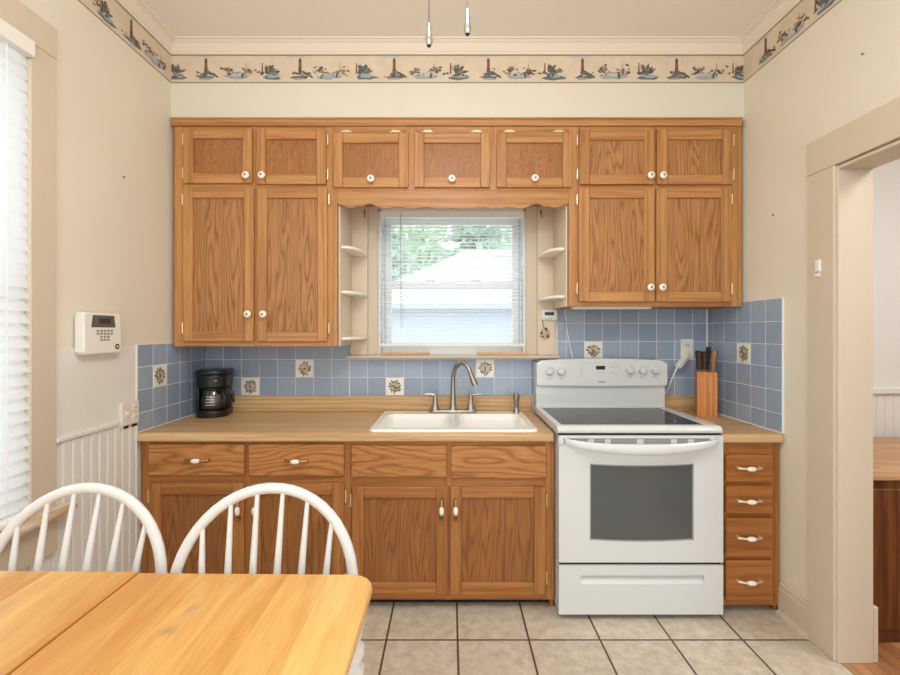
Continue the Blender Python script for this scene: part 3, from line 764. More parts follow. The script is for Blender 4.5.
upper_doors(cab, [(579.4, 655, 129.2, 184, 'v', 651.7, 174.6, 'L'), (657.3, 733.5, 128.8, 184.2, 'v', 664, 174.6, 'R'), (579.2, 654.8, 187.6, 301.6, 'v', 651.5, 287, 'L'), (656.8, 732, 187.6, 301.6, 'v', 663.3, 287, 'R')])
# ---- top moulding along all three
mb = MB()
mb.prism([(YF+0.020, ZT+0.0005), (YF-0.010, ZT+0.0005), (YF-0.013, ZT+0.008), (YF-0.013, ZT+0.030), (YF-0.020, ZT+0.034), (YF-0.020, ZT+0.0395), (YF+0.020, ZT+0.0395)], 'YZ', XL+0.012, XR-0.022)
solo(mb, 'cabinet_cornice', oak_h, 'long oak cornice strip along the tops of the wall cabinets', 'moulding')

# ---- corner shelves beside the window
def corner_shelf(side, zs, label):
    s = side
    if s < 0:
        xo, xi = X(337, YF)+0.0015, X(368, 2.69)-0.001; zbot = 1.252
    else:
        xo, xi = X(569, YF)-0.0015, X(537, 2.69)+0.001; zbot = H(306.5, YF)+0.002
    th = thing('corner_shelf', ((xo+xi)/2, 2.6, 1.19), label, 'shelf', 'corner shelves beside the window')
    yb0 = 2.682
    mb = MB(); mb.box(min(xo-0.012*0, xi), max(xo, xi), yb0, YB-0.010, 1.1908, zmid-0.002, 0.002)
    build(mb, 'back_panel', shelf_m, th)
    mb = MB(); mb.box(min(xo, xo-s*0.010), max(xo, xo-s*0.010), YF+0.024, yb0-0.0006, zbot, zmid-0.002, 0.0015)
    build(mb, 'side_panel', shelf_m, th)
    xin = xo-s*0.0105
    for z in zs:
        pl = [(xin, yb0-0.001)]
        rx, ry = abs(xi-xin), 0.262
        for k in range(17):
            a = PI/2*k/16
            ca, sa = math.cos(a)**0.75, math.sin(a)**0.75
            pl.append((xin-s*rx*ca, yb0-0.001-ry*sa))
        mb = MB(); mb.prism(pl, 'XY', z-0.016, z, bev=0.004)
        build(mb, 'shelf', shelf_white, th)
    return th
corner_shelf(-1, (1.80, 1.555, 1.302), 'whitewashed corner shelf left of the window with three rounded shelves')
corner_shelf(1, (1.79, 1.53), 'whitewashed corner shelf right of the window with two rounded shelves')

# ---- base cabinets
YC = 2.105; YBF = 2.135; YBD = YBF-0.019
def bx(px): return X(px, YBD)
def bz(py): return H(py, YBD)
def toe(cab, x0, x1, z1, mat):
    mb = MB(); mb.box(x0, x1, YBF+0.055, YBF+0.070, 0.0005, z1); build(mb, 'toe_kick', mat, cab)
def slab_drawer(cab, a, b, t, bt, mat, handle=True, hx=None, hy=None, hm=None, fix=None):
    mb = MB(); mb.box(bx(a), bx(b), YBD, YBD+0.019, bz(bt), bz(t), 0.005, seg=1)
    o = build(mb, 'drawer_front' if fix else 'drawer', mat, cab)
    if handle: pull(o, X(hx, YBD-0.022), YBD, H(hy, YBD-0.022), False, mats=hm)
    return o
zf = 0.046; ZBT = 0.8095
x0, x1 = XL+0.012, X(347, YBF)
cab = thing('base_cabinet', ((x0+x1)/2, 2.4, 0), 'oak base cabinet with two drawers and two doors behind the white chairs', 'cabinet', 'oak base cabinets under the long worktop')
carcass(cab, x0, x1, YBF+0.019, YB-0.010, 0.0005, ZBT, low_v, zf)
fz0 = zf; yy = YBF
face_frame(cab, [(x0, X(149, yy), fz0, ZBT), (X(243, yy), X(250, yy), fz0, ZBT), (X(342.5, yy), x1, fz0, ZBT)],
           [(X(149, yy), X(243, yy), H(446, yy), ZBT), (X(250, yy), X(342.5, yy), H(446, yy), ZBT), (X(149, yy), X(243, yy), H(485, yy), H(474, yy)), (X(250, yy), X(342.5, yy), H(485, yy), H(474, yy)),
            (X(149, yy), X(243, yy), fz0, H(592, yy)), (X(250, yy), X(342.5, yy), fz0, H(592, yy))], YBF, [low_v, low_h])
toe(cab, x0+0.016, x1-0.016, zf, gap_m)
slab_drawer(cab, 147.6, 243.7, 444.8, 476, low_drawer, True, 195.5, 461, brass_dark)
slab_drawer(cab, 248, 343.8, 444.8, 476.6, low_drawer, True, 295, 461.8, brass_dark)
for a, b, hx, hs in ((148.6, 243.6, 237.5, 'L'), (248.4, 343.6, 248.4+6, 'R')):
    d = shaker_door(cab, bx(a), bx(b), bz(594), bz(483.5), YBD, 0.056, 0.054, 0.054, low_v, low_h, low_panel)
    pull(d, X(hx, YBD-0.022), YBD, H(511, YBD-0.022), True, 0.045, brass_dark)
    for z in (bz(483.5)-0.065, bz(594)+0.065): hinge(d, bx(a)-0.007 if hs == 'L' else bx(b)+0.007, YBD+0.010, z, side=-1 if hs == 'L' else 1)
x0, x1 = X(347, YBF)+0.0006, 0.4995
cab = thing('base_cabinet', ((x0+x1)/2, 2.4, 0), 'oak sink base cabinet left of the white range, two doors under two blank fronts', 'cabinet', 'oak base cabinets under the long worktop')
mb = MB()
t = 0.016
mb.box(x0, x0+t, YBF+0.019, YB-0.010, 0.0005, ZBT); mb.box(x1-t, x1, YBF+0.019, YB-0.010, 0.0005, ZBT); mb.box(x0+t, x1-t, YBF+0.019, YB-0.010, zf, zf+t); mb.box(x0+t, x1-t, YB-0.016, YB-0.010, zf, ZBT)
build(mb, 'carcass', low_v, cab)
face_frame(cab, [(x0, X(351.8, yy), fz0, ZBT), (X(445.5, yy), X(452, yy), fz0, ZBT), (X(544.5, yy), x1, fz0, ZBT)],
           [(X(351.8, yy), X(445.5, yy), H(447, yy), ZBT), (X(452, yy), X(544.5, yy), H(447, yy), ZBT), (X(351.8, yy), X(445.5, yy), H(489, yy), H(475, yy)), (X(452, yy), X(544.5, yy), H(489, yy), H(475, yy)),
            (X(351.8, yy), X(445.5, yy), fz0, H(592.5, yy)), (X(452, yy), X(544.5, yy), fz0, H(592.5, yy))], YBF, [low_v, low_h])
toe(cab, x0+t, x1-t, zf, gap_m)
slab_drawer(cab, 350.6, 446.6, 446, 477.6, low_drawer, False, fix=1)
slab_drawer(cab, 450.6, 546.8, 446.3, 478.6, low_drawer, False, fix=1)
for a, b, hx, hs in ((351.8, 447.6, 441.6, 'L'), (450, 545.8, 455.6, 'R')):
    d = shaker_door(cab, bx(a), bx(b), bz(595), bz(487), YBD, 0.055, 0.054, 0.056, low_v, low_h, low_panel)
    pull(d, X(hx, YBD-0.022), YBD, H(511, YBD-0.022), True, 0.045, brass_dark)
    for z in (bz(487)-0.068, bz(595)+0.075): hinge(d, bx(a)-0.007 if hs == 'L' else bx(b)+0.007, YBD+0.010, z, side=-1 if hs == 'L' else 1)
# right drawer stack
YBF = 2.110; YBD = YBF-0.019; yy = YBF
x0, x1 = 1.270, XR-0.0105
cab = thing('drawer_cabinet', ((x0+x1)/2, 2.4, 0), 'narrow oak base cabinet of four drawers between the range and the right wall', 'cabinet')
zf2 = 0.034
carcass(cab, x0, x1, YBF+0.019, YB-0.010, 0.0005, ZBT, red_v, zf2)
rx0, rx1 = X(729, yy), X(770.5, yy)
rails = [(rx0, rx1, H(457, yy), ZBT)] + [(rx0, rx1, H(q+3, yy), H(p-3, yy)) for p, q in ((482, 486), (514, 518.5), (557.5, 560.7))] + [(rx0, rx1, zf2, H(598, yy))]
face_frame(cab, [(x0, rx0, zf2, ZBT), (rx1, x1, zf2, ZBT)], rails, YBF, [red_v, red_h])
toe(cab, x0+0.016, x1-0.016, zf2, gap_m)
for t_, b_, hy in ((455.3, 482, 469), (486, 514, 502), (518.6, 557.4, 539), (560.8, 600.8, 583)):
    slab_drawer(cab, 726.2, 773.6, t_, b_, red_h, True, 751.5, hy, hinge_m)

# ---- worktops
YC2 = 2.083
SX0, SX1, SY0, SY1 = X(368.3, 2.122), X(539, 2.122), 2.123, 2.625     # sink rim
mb = MB(); zt, zbn = ZCT, 0.8105
xl, xr = XL+0.0105, 0.4900
hx0, hx1, hy0, hy1 = SX0+0.022, SX1-0.022, SY0+0.020, SY1-0.020
for (a, b, c, d) in ((xl, hx0, hy0, YB-0.010), (hx1, xr, hy0, YB-0.010), (hx0, hx1, hy1, YB-0.010)):
    mb.box(a, b, c, d, zbn, zt)
nose = [(hy0, zbn), (YC+0.006, zbn), (YC+0.002, zbn+0.003), (YC, zbn+0.008), (YC, zt-0.014), (YC+0.004, zt-0.005), (YC+0.013, zt), (hy0, zt)]
mb.prism(nose, 'YZ', xl, xr)
w = thing('worktop', ((xl+xr)/2, 2.4, zbn), 'long wood-look laminate worktop holding the white sink', 'worktop')
build(mb, 'top', counter_m, w)
mb = MB(); mb.box(xl, xr, YB-0.030, YB-0.0098, zt+0.0004, TZ0-0.001, 0.003); build(mb, 'upstand', lip_m, w)
mb = MB()
xl2, xr2 = 1.2655, XR-0.0105
nose2 = [(YB-0.010, zbn), (YC2+0.006, zbn), (YC2+0.002, zbn+0.003), (YC2, zbn+0.008), (YC2, zt-0.014), (YC2+0.004, zt-0.005), (YC2+0.013, zt), (YB-0.010, zt)]
mb.prism(nose2, 'YZ', xl2, xr2)
w = thing('worktop', ((xl2+xr2)/2, 2.4, zbn), 'short wood-look laminate worktop right of the range, under the knife block', 'worktop')
build(mb, 'top', counter_m, w)
mb = MB(); mb.box(xl2, xr2, YB-0.030, YB-0.0098, zt+0.0004, TZ0-0.001, 0.003); build(mb, 'upstand', lip_m, w)

# ---- sink
def rrect(x0, x1, y0, y1, r, n=5):
    out = []
    for cx, cy, a0 in ((x1-r, y1-r, 0), (x0+r, y1-r, PI/2), (x0+r, y0+r, PI), (x1-r, y0+r, 1.5*PI)):
        for k in range(n+1):
            a = a0+PI/2*k/n; out.append((cx+r*math.cos(a), cy+r*math.sin(a)))
    return out
sk = thing('kitchen_sink', ((SX0+SX1)/2, (SY0+SY1)/2, 0.67), 'white double-bowl drop-in sink set in the long worktop', 'sink')
zr_ = ZCT+0.0125
xdv = 0.026
bowls = [(SX0+0.034, xdv-0.018, SY0+0.040, SY1-0.105), (xdv+0.018, SX1-0.034, SY0+0.040, SY1-0.105)]
b = bmesh.new(); edges = []
def loop(pts, z):
    vs = [b.verts.new((p[0], p[1], z)) for p in pts]
    es = [b.edges.new((vs[i], vs[(i+1) % len(vs)])) for i in range(len(vs))]
    return vs, es
ov, oe = loop(rrect(SX0+0.006, SX1-0.006, SY0+0.006, SY1-0.006, 0.03), zr_)
edges += oe
inner = []
for (p, q, r, s_) in bowls:
    iv, ie = loop(rrect(p, q, r, s_, 0.05), zr_); edges += ie; inner.append((iv, (p, q, r, s_)))
bmesh.ops.triangle_fill(b, use_beauty=True, use_dissolve=True, edges=edges)
def skirt(v0, pts, z):
    v1 = [b.verts.new((p[0], p[1], z)) for p in pts]
    n = len(v0)
    for i in range(n):
        f = b.faces.new((v0[i], v0[(i+1) % n], v1[(i+1) % n], v1[i])); f.smooth = True
    return v1
v1 = skirt(ov, rrect(SX0+0.001, SX1-0.001, SY0+0.001, SY1-0.001, 0.034), zr_-0.004)
v2 = skirt(v1, rrect(SX0, SX1, SY0, SY1, 0.035), ZCT+0.0003)
skirt(v2, rrect(SX0+0.03, SX1-0.03, SY0+0.026, SY1-0.026, 0.02), ZCT+0.0003)
bmesh.ops.recalc_face_normals(b, faces=b.faces)
mb = MB(); me = bpy.data.meshes.new('tmp'); b.to_mesh(me); b.free(); mb.bm.from_mesh(me); bpy.data.meshes.remove(me)
build(mb, 'rim', sink_m, sk)
for (p, q, r, s_) in bowls:
    b = bmesh.new(); prev = None
    for off, z, rad in ((0, zr_, 0.05), (0.004, zr_-0.006, 0.05), (0.008, zr_-0.03, 0.05), (0.018, zr_-0.14, 0.05), (0.030, zr_-0.165, 0.05), (0.055, zr_-0.175, 0.045)):
        ring = [b.verts.new((u, v, z)) for u, v in rrect(p+off, q-off, r+off, s_-off, rad)]
        if prev:
            n = len(ring)
            for i in range(n): b.faces.new((prev[i], prev[(i+1) % n], ring[(i+1) % n], ring[i]))
        prev = ring
    b.faces.new(prev[::-1])
    bmesh.ops.recalc_face_normals(b, faces=b.faces); bmesh.ops.reverse_faces(b, faces=b.faces)
    mb = MB(); mb._merge(b, 0, True); bo = build(mb, 'basin', sink_m, sk)
    mb = MB(); mb.lathe([(0, 0), (0.042, 0), (0.045, 0.002), (0.036, 0.004), (0.0, 0.003)], ((p+q)/2, (r+s_)/2, zr_-0.1748)); build(mb, 'drain', chrome_m, bo)
# ---- faucet
fx, fy, fz = X(453, 2.58), 2.578, zr_+0.0004
fa = thing('faucet', (fx, fy, fz), 'brushed nickel gooseneck faucet with two lever handles behind the sink', 'faucet')
mb = MB(); pl = rrect(fx-0.137, fx+0.137, fy-0.028, fy+0.028, 0.026)
mb.prism(pl, 'XY', fz, fz+0.014, bev=0.004); build(mb, 'base_plate', nickel_m, fa)
pts = [(fx, fy, fz+0.013), (fx, fy, fz+0.03), (fx, fy, fz+0.09), (fx, fy, 1.04)]
rr = [0.024, 0.020, 0.0145, 0.0115]
ex, ey, ez = X(474, 2.50), 2.50, H(383, 2.5)
for k in range(1, 13):
    a = PI*0.80*k/12
    t_ = (1-math.cos(a))/2
    pts.append((fx+(ex-0.012-fx)*t_, fy+(ey-fy)*t_, 1.04+0.112*math.sin(a))); rr.append(0.0115)
mb = MB(); mb.tube(pts, rr, 14)
e = Vector(pts[-1])
tip = Vector((ex+0.006, ey-0.006, ez-0.012))
mb.tube([e, e+(tip-e)*0.4, e+(tip-e)*0.85, tip], [0.0125, 0.015, 0.018, 0.0165], 14)
build(mb, 'spout', nickel_m, fa)
for s in (-1, 1):
    hx = fx+s*0.103
    mb = MB(); mb.lathe([(0.026, 0.0), (0.025, 0.01), (0.017, 0.03), (0.012, 0.075), (0.013, 0.085), (0.010, 0.092), (0, 0.094)], (hx, fy, fz+0.013))
    mb.tube([(hx, fy, fz+0.098), (hx+s*0.03, fy-0.004, fz+0.104), (hx+s*0.062, fy-0.006, fz+0.104)], [0.010, 0.006, 0.0045], 10, flat=0.8)
    build(mb, 'handle', nickel_m, fa)
sx_ = X(516.3, 2.58)
so = thing('sink_sprayer', (sx_, fy, fz), 'small brushed nickel side sprayer on the sink rim near the range', 'sprayer')
mb = MB(); mb.lathe([(0.020, 0), (0.020, 0.006), (0.013, 0.016), (0.011, 0.03)], (sx_, fy, fz)); build(mb, 'base', nickel_m, so)
mb = MB(); mb.lathe([(0.013, 0.028), (0.015, 0.05), (0.019, 0.085), (0.020, 0.10), (0.015, 0.110), (0, 0.112)], (sx_, fy, fz)); mb.box(sx_-0.005, sx_+0.005, fy-0.022, fy-0.008, fz+0.09, fz+0.116, 0.003)
build(mb, 'spray_head', nickel_m, so)

# ================================================================== RANGE
RX0, RX1, RY = 0.502, 1.260, 2.052
rxm = (RX0+RX1)/2
def rz(py): return H(py, RY)
rg = thing('range', (rxm, 2.37, 0), 'white freestanding electric range with a black glass top, between the base cabinets', 'range')
mb = MB(); mb.box(RX0+0.003, RX1-0.003, RY+0.045, 2.675, 0.025, rz(434), 0.003); build(mb, 'body', white_side, rg)
for sx in (RX0+0.05, RX1-0.05):
    for sy in (RY+0.08, 2.60):
        mb = MB(); mb.lathe([(0.018, 0.0003), (0.018, 0.012), (0.010, 0.014), (0.010, 0.0252)], (sx, sy, 0)); build(mb, 'foot', black_pl, rg)
# cooktop: rim frame with sunk glass
ZG = H(424, 2.10)-0.005; gx0, gx1, gy0, gy1 = X(561.5, 2.10), X(705, 2.10), 2.10, 2.575
zc0 = rz(433.6)
mb = MB(); R_ = 0.012
fr = [(gy0, zc0), (RY+0.006, zc0), (RY-0.004, zc0+0.006), (RY-0.006, zc0+0.016), (RY, ZG-0.006), (RY+0.012, ZG+0.004), (gy0-0.006, ZG+0.004), (gy0, ZG)]
mb.prism(fr, 'YZ', RX0-0.006, RX1-0.006)
mb.box(RX0-0.006, gx0, gy0, 2.62, zc0, ZG+0.004, 0.002); mb.box(gx1, RX1-0.006, gy0, 2.62, zc0, ZG+0.004, 0.002); mb.box(gx0, gx1, gy1, 2.62, zc0, ZG+0.003, 0.001)
ct = build(mb, 'cooktop', white_en, rg)
mb = MB(); mb.box(gx0, gx1, gy0, gy1, ZG-0.012, ZG-0.0005); gl = build(mb, 'glass_top', cook_glass, ct)
for (u, v, r) in ((0.27, 0.27, 0.075), (0.73, 0.27, 0.10), (0.27, 0.74, 0.095), (0.73, 0.74, 0.072)):
    b = bmesh.new(); n = 40; cxx, cyy = gx0+(gx1-gx0)*u, gy0+(gy1-gy0)*v
    A = [b.verts.new((cxx+r*math.cos(2*PI*k/n), cyy+r*math.sin(2*PI*k/n), ZG-0.0002)) for k in range(n)]
    B = [b.verts.new((cxx+(r-0.003)*math.cos(2*PI*k/n), cyy+(r-0.003)*math.sin(2*PI*k/n), ZG-0.0002)) for k in range(n)]
    for k in range(n): b.faces.new((A[k], A[(k+1) % n], B[(k+1) % n], B[k]))
    mb = MB(); mb._merge(b); build(mb, 'burner_ring', vent_m, gl)
# backguard
YP = 2.575
zp1, zp0 = H(358.7, YP), H(386.5, YP-0.02)
mb = MB()
mb.box(RX0+0.002, RX1-0.002, 2.60, 2.678, ZG, zp0+0.02, 0.003)
bgd = build(mb, 'backguard', white_en, rg)
# control panel with bowed top edge
pl = []
n = 24
for k in range(n+1):
    t_ = -1+2*k/n
    pl.append((rxm+(RX1-RX0)/2*t_, zp1 - 0.012*t_*t_ - (0.018 if abs(t_) > 0.999 else 0.005 if abs(t_) > 0.93 else 0)))
pl = pl + [(RX1, zp0+0.012), (RX1-0.004, zp0+0.004)] + [(rxm+(RX1-RX0)/2*t_, zp0-0.004*(1-t_*t_)+0.002) for t_ in (0.9, 0.6, 0.3, 0, -0.3, -0.6, -0.9)] + [(RX0+0.004, zp0+0.004), (RX0, zp0+0.012)]
mb = MB(); mb.prism(pl, 'XZ', YP, 2.68, bev=0.005)
cp = build(mb, 'control_panel', white_en, rg)
def cpx(px): return X(px, YP)
def cpz(py): return H(py, YP)
for px, py in ((549.3, 371), (561, 371), (629.6, 370), (642.2, 370), (654.8, 370)):
    mb = MB(); mb.lathe([(0.027, 0.001), (0.027, -0.004), (0.023, -0.007), (0.020, -0.024), (0.017, -0.027), (0, -0.028)], (cpx(px), YP, cpz(py)), 'Y', 24)
    mb.box(cpx(px)-0.0045, cpx(px)+0.0045, YP-0.034, YP-0.024, cpz(py)-0.018, cpz(py)+0.018, 0.002)
    mb.box(cpx(px)-0.012, cpx(px)+0.012, YP-0.0006, YP+0.001, cpz(py+7.5), cpz(py+7), 0, 1)
    build(mb, 'knob', [white_en, grey_ink], cp)
mb = MB()
mb.box(cpx(581.5), cpx(619), YP-0.001, YP+0.002, cpz(376), cpz(363), 0.0005, 0)
a0, a1, c0, c1 = cpx(581.5), cpx(619), cpz(376), cpz(363)
for (p, q, r, s_) in ((a0, a1, c1-0.001, c1), (a0, a0+0.001, c0, c1), (a1-0.001, a1, c0, c1)): mb.box(p, q, YP-0.0014, YP, r, s_, 0, 1)
mb.box(cpx(596), cpx(605), YP-0.002, YP, cpz(369.6), cpz(365.9), 0.0004, 2)
for px in (584.5, 588, 592, 609, 612, 616):
    for py in (367.5, 373): mb.box(cpx(px)-0.004, cpx(px)+0.004, YP-0.0014, YP, cpz(py)-0.003, cpz(py)+0.003, 0.0005, 1 if px > 610 else 3)
mb.box(cpx(597), cpx(604), YP-0.0014, YP, cpz(373.4), cpz(372.4), 0, 3)
build(mb, 'display', [white_en, grey_ink, lcd_dark, plain('pale_print', (200, 202, 200), 0.5)], cp)
mb = MB()
for i in range(7): mb.box(cpx(598.6)+i*0.0058, cpx(598.6)+i*0.0058+0.0046, YP-0.0012, YP, cpz(382.6), cpz(381.2)+(0.002 if i == 0 else 0), 0)
build(mb, 'logo', grey_ink, cp)
# oven door
mb = MB()
zd1, zd0 = rz(435.6), rz(562.5)
wx0, wx1 = X(589.8, RY), X(693.8, RY)
def dcurve(t_): return rz(463.6)-0.008*(1-t_*t_), rz(540)-0.009*(1-t_*t_)
# door with window opening: four boards
b = bmesh.new()
nn = 16
win_top = [(wx0+(wx1-wx0)*k/nn, dcurve(-1+2*k/nn)[0]) for k in range(nn+1)]
win_bot = [(wx0+(wx1-wx0)*k/nn, dcurve(-1+2*k/nn)[1]) for k in range(nn+1)]
mb.prism([(RX0, zd1)] + [(RX0, win_top[0][1])] + win_top + [(RX1, win_top[-1][1]), (RX1, zd1)], 'XZ', RY, RY+0.04)
mb.prism([(RX0, win_bot[0][1]), (RX0, zd0), (RX1, zd0), (RX1, win_bot[-1][1])] + win_bot[::-1], 'XZ', RY, RY+0.04)
mb.box(RX0, wx0, RY, RY+0.04, win_bot[0][1], win_top[0][1]); mb.box(wx1, RX1, RY, RY+0.04, win_bot[0][1], win_top[0][1])
bmesh.ops.remove_doubles(mb.bm, verts=mb.bm.verts, dist=0.0002)
od = build(mb, 'oven_door', white_en, rg)
mb = MB(); mb.prism(win_top + win_bot[::-1], 'XZ', RY+0.005, RY+0.012); ow = build(mb, 'oven_window', oven_glass, od)
mb = MB()
ins = lambda P, s: [(rxm+(u-rxm)*(1-s), v) for u, v in P]
for P, s in ((win_top, -1), (win_bot, 1)):
    q = [(u, v+s*0.006) for u, v in P]
    mb.prism(P+q[::-1], 'XZ', RY+0.002, RY+0.006)
mb.box(wx0, wx0+0.006, RY+0.002, RY+0.006, win_bot[0][1], win_top[0][1]); mb.box(wx1-0.006, wx1, RY+0.002, RY+0.006, win_bot[0][1], win_top[0][1])
build(mb, 'window_surround', vent_m, od)
# vents in the door top
mb = MB()
for a, b_ in ((564, 588), (594, 605), (610.7, 637), (643.5, 671), (677, 688), (694, 718.5)):
    mb.box(X(a, RY), X(b_, RY), RY-0.0008, RY+0.01, rz(443.8), rz(439), 0.0004)
mb.box(X(563, RY), X(719, RY), RY-0.0007, RY+0.01, rz(439.1), rz(438.6), 0.0002, 1)
build(mb, 'vent', [vent_m, gap_m], od)
# bowed handle
hx0, hx1 = X(562, 2.01), X(718, 2.01)
b = bmesh.new(); n = 30; secs = []
for k in range(n+1):
    t_ = -1+2*k/n; q = 1-t_*t_
    xx = rxm+(hx1-hx0)/2*t_*1.0 - 0.0
    top = H(440.0, 2.01)-0.018*q**0.8; bot = top-0.024-0.026*q**0.7
    out = 0.006+0.046*q**0.5
    ring = []
    for m in range(14):
        a = 2*PI*m/14
        ring.append(b.verts.new((xx, RY-out+0.012*math.cos(a)*min(1, 0.3+q), (top+bot)/2+(top-bot)/2*math.sin(a))))
    secs.append(ring)
for k in range(n):
    for m in range(14): b.faces.new((secs[k][m], secs[k][(m+1) % 14], secs[k+1][(m+1) % 14], secs[k+1][m]))
b.faces.new(secs[0]); b.faces.new(secs[-1]); bmesh.ops.recalc_face_normals(b, faces=b.faces)
mb = MB(); mb._merge(b, 0, True)
for xx in (hx0+0.004, hx1-0.004): mb.box(xx-0.012, xx+0.012, RY-0.014, RY+0.002, H(445, 2.03), H(438.5, 2.03), 0.004)
build(mb, 'handle', white_en, od)
# drawer with recessed grip: frame around a groove
mb = MB(); z1_, z0_ = rz(565.5), rz(614.5)
gx0_, gx1_, ga, gb = X(581, RY), X(704, RY), rz(575.5), rz(584)
mb.box(RX0, RX1, RY, RY+0.03, gb*0+ga, z1_, 0.0); mb.box(RX0, RX1, RY, RY+0.03, z0_, gb, 0.0); mb.box(RX0, gx0_, RY, RY+0.03, gb, ga, 0.0); mb.box(gx1_, RX1, RY, RY+0.03, gb, ga, 0.0)
mb.box(gx0_, gx1_, RY+0.022, RY+0.03, gb, ga)
mb.prism([(RY+0.0005, gb), (RY+0.022, gb), (RY+0.022, gb+0.028)], 'YZ', gx0_, gx1_)
bmesh.ops.remove_doubles(mb.bm, verts=mb.bm.verts, dist=0.0002)
build(mb, 'storage_drawer', white_en, rg)
mb = MB(); mb.box(RX0+0.006, RX1-0.006, RY+0.012, RY+0.044, rz(565.5), rz(562.5)); build(mb, 'drawer_gap_shade', gap_m, rg)  # dark strip painting in the shade of the gap above the drawer
mb = MB(); mb.box(RX0+0.004, RX1-0.004, RY+0.012, RY+0.044, rz(435.6), rz(433.7)); build(mb, 'door_gap_shade', gap_m, rg)  # black strip stands in for shade in the slit under the cooktop

# ================================================================== COFFEE MAKER
cx_, cyf = -1.352, 2.455
cmk = thing('coffee_maker', (cx_, 2.55, ZCT), 'black drip coffee maker in the left corner of the worktop', 'coffee maker')
RC = Matrix.Translation((cx_, 2.545, ZCT+0.0004)) @ Matrix.Rotation(math.radians(14), 4, 'Z') @ Matrix.Diagonal((0.86, 0.92, 1.0, 1.0))
def dshape(w, y0, y1, n=14):
    """plan outline: rounded to the front (-Y), square to the back"""
    out = [(w, y1), (-w, y1)]
    for k in range(n+1):
        a = PI+PI*k/n; out.append((w*math.cos(a), y0+ (0.0) + w*0.75*math.sin(a) + w*0.75))
    return out
mb = MB(); mb.prism(dshape(0.096, -0.10, 0.10), 'XY', 0, 0.036, bev=0.006); mb.lathe([(0.074, 0.035), (0.074, 0.040), (0.0, 0.040)], (0, -0.020, 0)); build(mb.xf(RC), 'base', black_pl, cmk)
mb = MB(); mb.box(-0.092, 0.092, 0.055, 0.099, 0.035, 0.20, 0.008, seg=2); mb.box(-0.094, -0.078, -0.03, 0.06, 0.035, 0.19, 0.006, seg=2); build(mb.xf(RC), 'tower', black_pl, cmk)
mb = MB(); mb.prism(dshape(0.094, -0.095, 0.099), 'XY', 0.168, 0.236, bev=0.005); build(mb.xf(RC), 'brew_head', black_pl, cmk)
mb = MB(); mb.prism(dshape(0.099, -0.103, 0.102), 'XY', 0.2365, 0.262, bev=0.009); build(mb.xf(RC), 'lid', black_pl, cmk)
mb = MB()
for i in range(4): mb.box(0.012+i*0.0085, 0.018+i*0.0085, -0.0915, -0.080, 0.2040, 0.2090, 0)
build(mb.xf(RC), 'badge', plain('pale_silver_print', (190, 192, 196), 0.4), cmk)
RCF = Matrix.Translation((cx_, 2.545, ZCT+0.0004+0.0404)) @ Matrix.Rotation(math.radians(14), 4, 'Z') @ Matrix.Translation((0.004, -0.022, 0)) @ Matrix.Diagonal((0.92, 0.92, 1.0, 1.0))
cf = thing('coffee_carafe', (cx_, 2.525, ZCT+0.0408), 'glass coffee carafe with black handle sitting in the coffee maker', 'carafe')
mb = MB(); mb.lathe([(0.0, 0.0), (0.058, 0.0), (0.068, 0.010), (0.072, 0.04), (0.068, 0.075), (0.056, 0.104), (0.052, 0.110)], (0, 0, 0), n=28); build(mb.xf(RCF), 'glass_pot', pot_glass, cf)
mb = MB(); mb.lathe([(0.0535, 0.104), (0.055, 0.106), (0.055, 0.122), (0.048, 0.126), (0, 0.1262)], (0, 0, 0), n=28); build(mb.xf(RCF), 'lid', black_pl, cf)
mb = MB(); ha = math.radians(-14)
hp = [(0.050, 0.114), (0.075, 0.118), (0.102, 0.112), (0.116, 0.085), (0.123, 0.055), (0.126, 0.038)]
mb.tube([(r*math.cos(ha), r*math.sin(ha), h) for r, h in hp], [0.009, 0.009, 0.010, 0.0095, 0.009, 0.008], 10); build(mb.xf(RCF), 'handle', black_pl, cf)
mb = MB()
for z in (0.030, 0.045, 0.060, 0.075):
    pp = []
    for k in range(7):
        a = -PI/2-0.35+0.7*k/6; r = {0.030: 0.0723, 0.045: 0.0723, 0.060: 0.0708, 0.075: 0.0688}[z]
        pp.append((r*math.cos(a), r*math.sin(a)))
    for k in range(6): mb.poly([(pp[k][0], pp[k][1], z), (pp[k+1][0], pp[k+1][1], z), (pp[k+1][0], pp[k+1][1], z+0.004), (pp[k][0], pp[k][1], z+0.004)])
build(mb.xf(RCF), 'level_marks', plain('white_level_print', (200, 200, 200), 0.5), cf)

# ================================================================== KNIFE BLOCK
kx0, kx1, ky0, ky1 = 1.386, 1.492, 2.497, 2.60
kz = ZCT+0.0004
RK = Matrix.Translation((1.459, 2.545, 0)) @ Matrix.Rotation(math.radians(-22), 4, 'Z') @ Matrix.Translation((-1.437, -2.545, 0))
mb = MB(); mb.prism([(ky0, kz), (ky0, 1.103), (ky1, 1.115), (ky1, kz)], 'YZ', kx0+0.004, kx1, bev=0.003); mb.xf(RK)
kb = solo(mb, 'knife_block', block_m, 'upright orange pine knife block on the short worktop', 'knife block')
kn = [(1.402, 2.515, 0.118, dark_handle, 'dark brown kitchen knife handle at the front left of the knife block', -3, 0.0145),
      (1.428, 2.518, 0.115, dark_handle, 'dark brown kitchen knife handle at the front middle of the knife block', -1, 0.0125),
      (1.447, 2.550, 0.135, black_pl, 'slim black kitchen knife handle at the back middle of the knife block', 2, 0.0105),
      (1.470, 2.519, 0.122, tan_handle, 'tan wooden kitchen knife handle at the front right of the knife block', 4, 0.0165)]
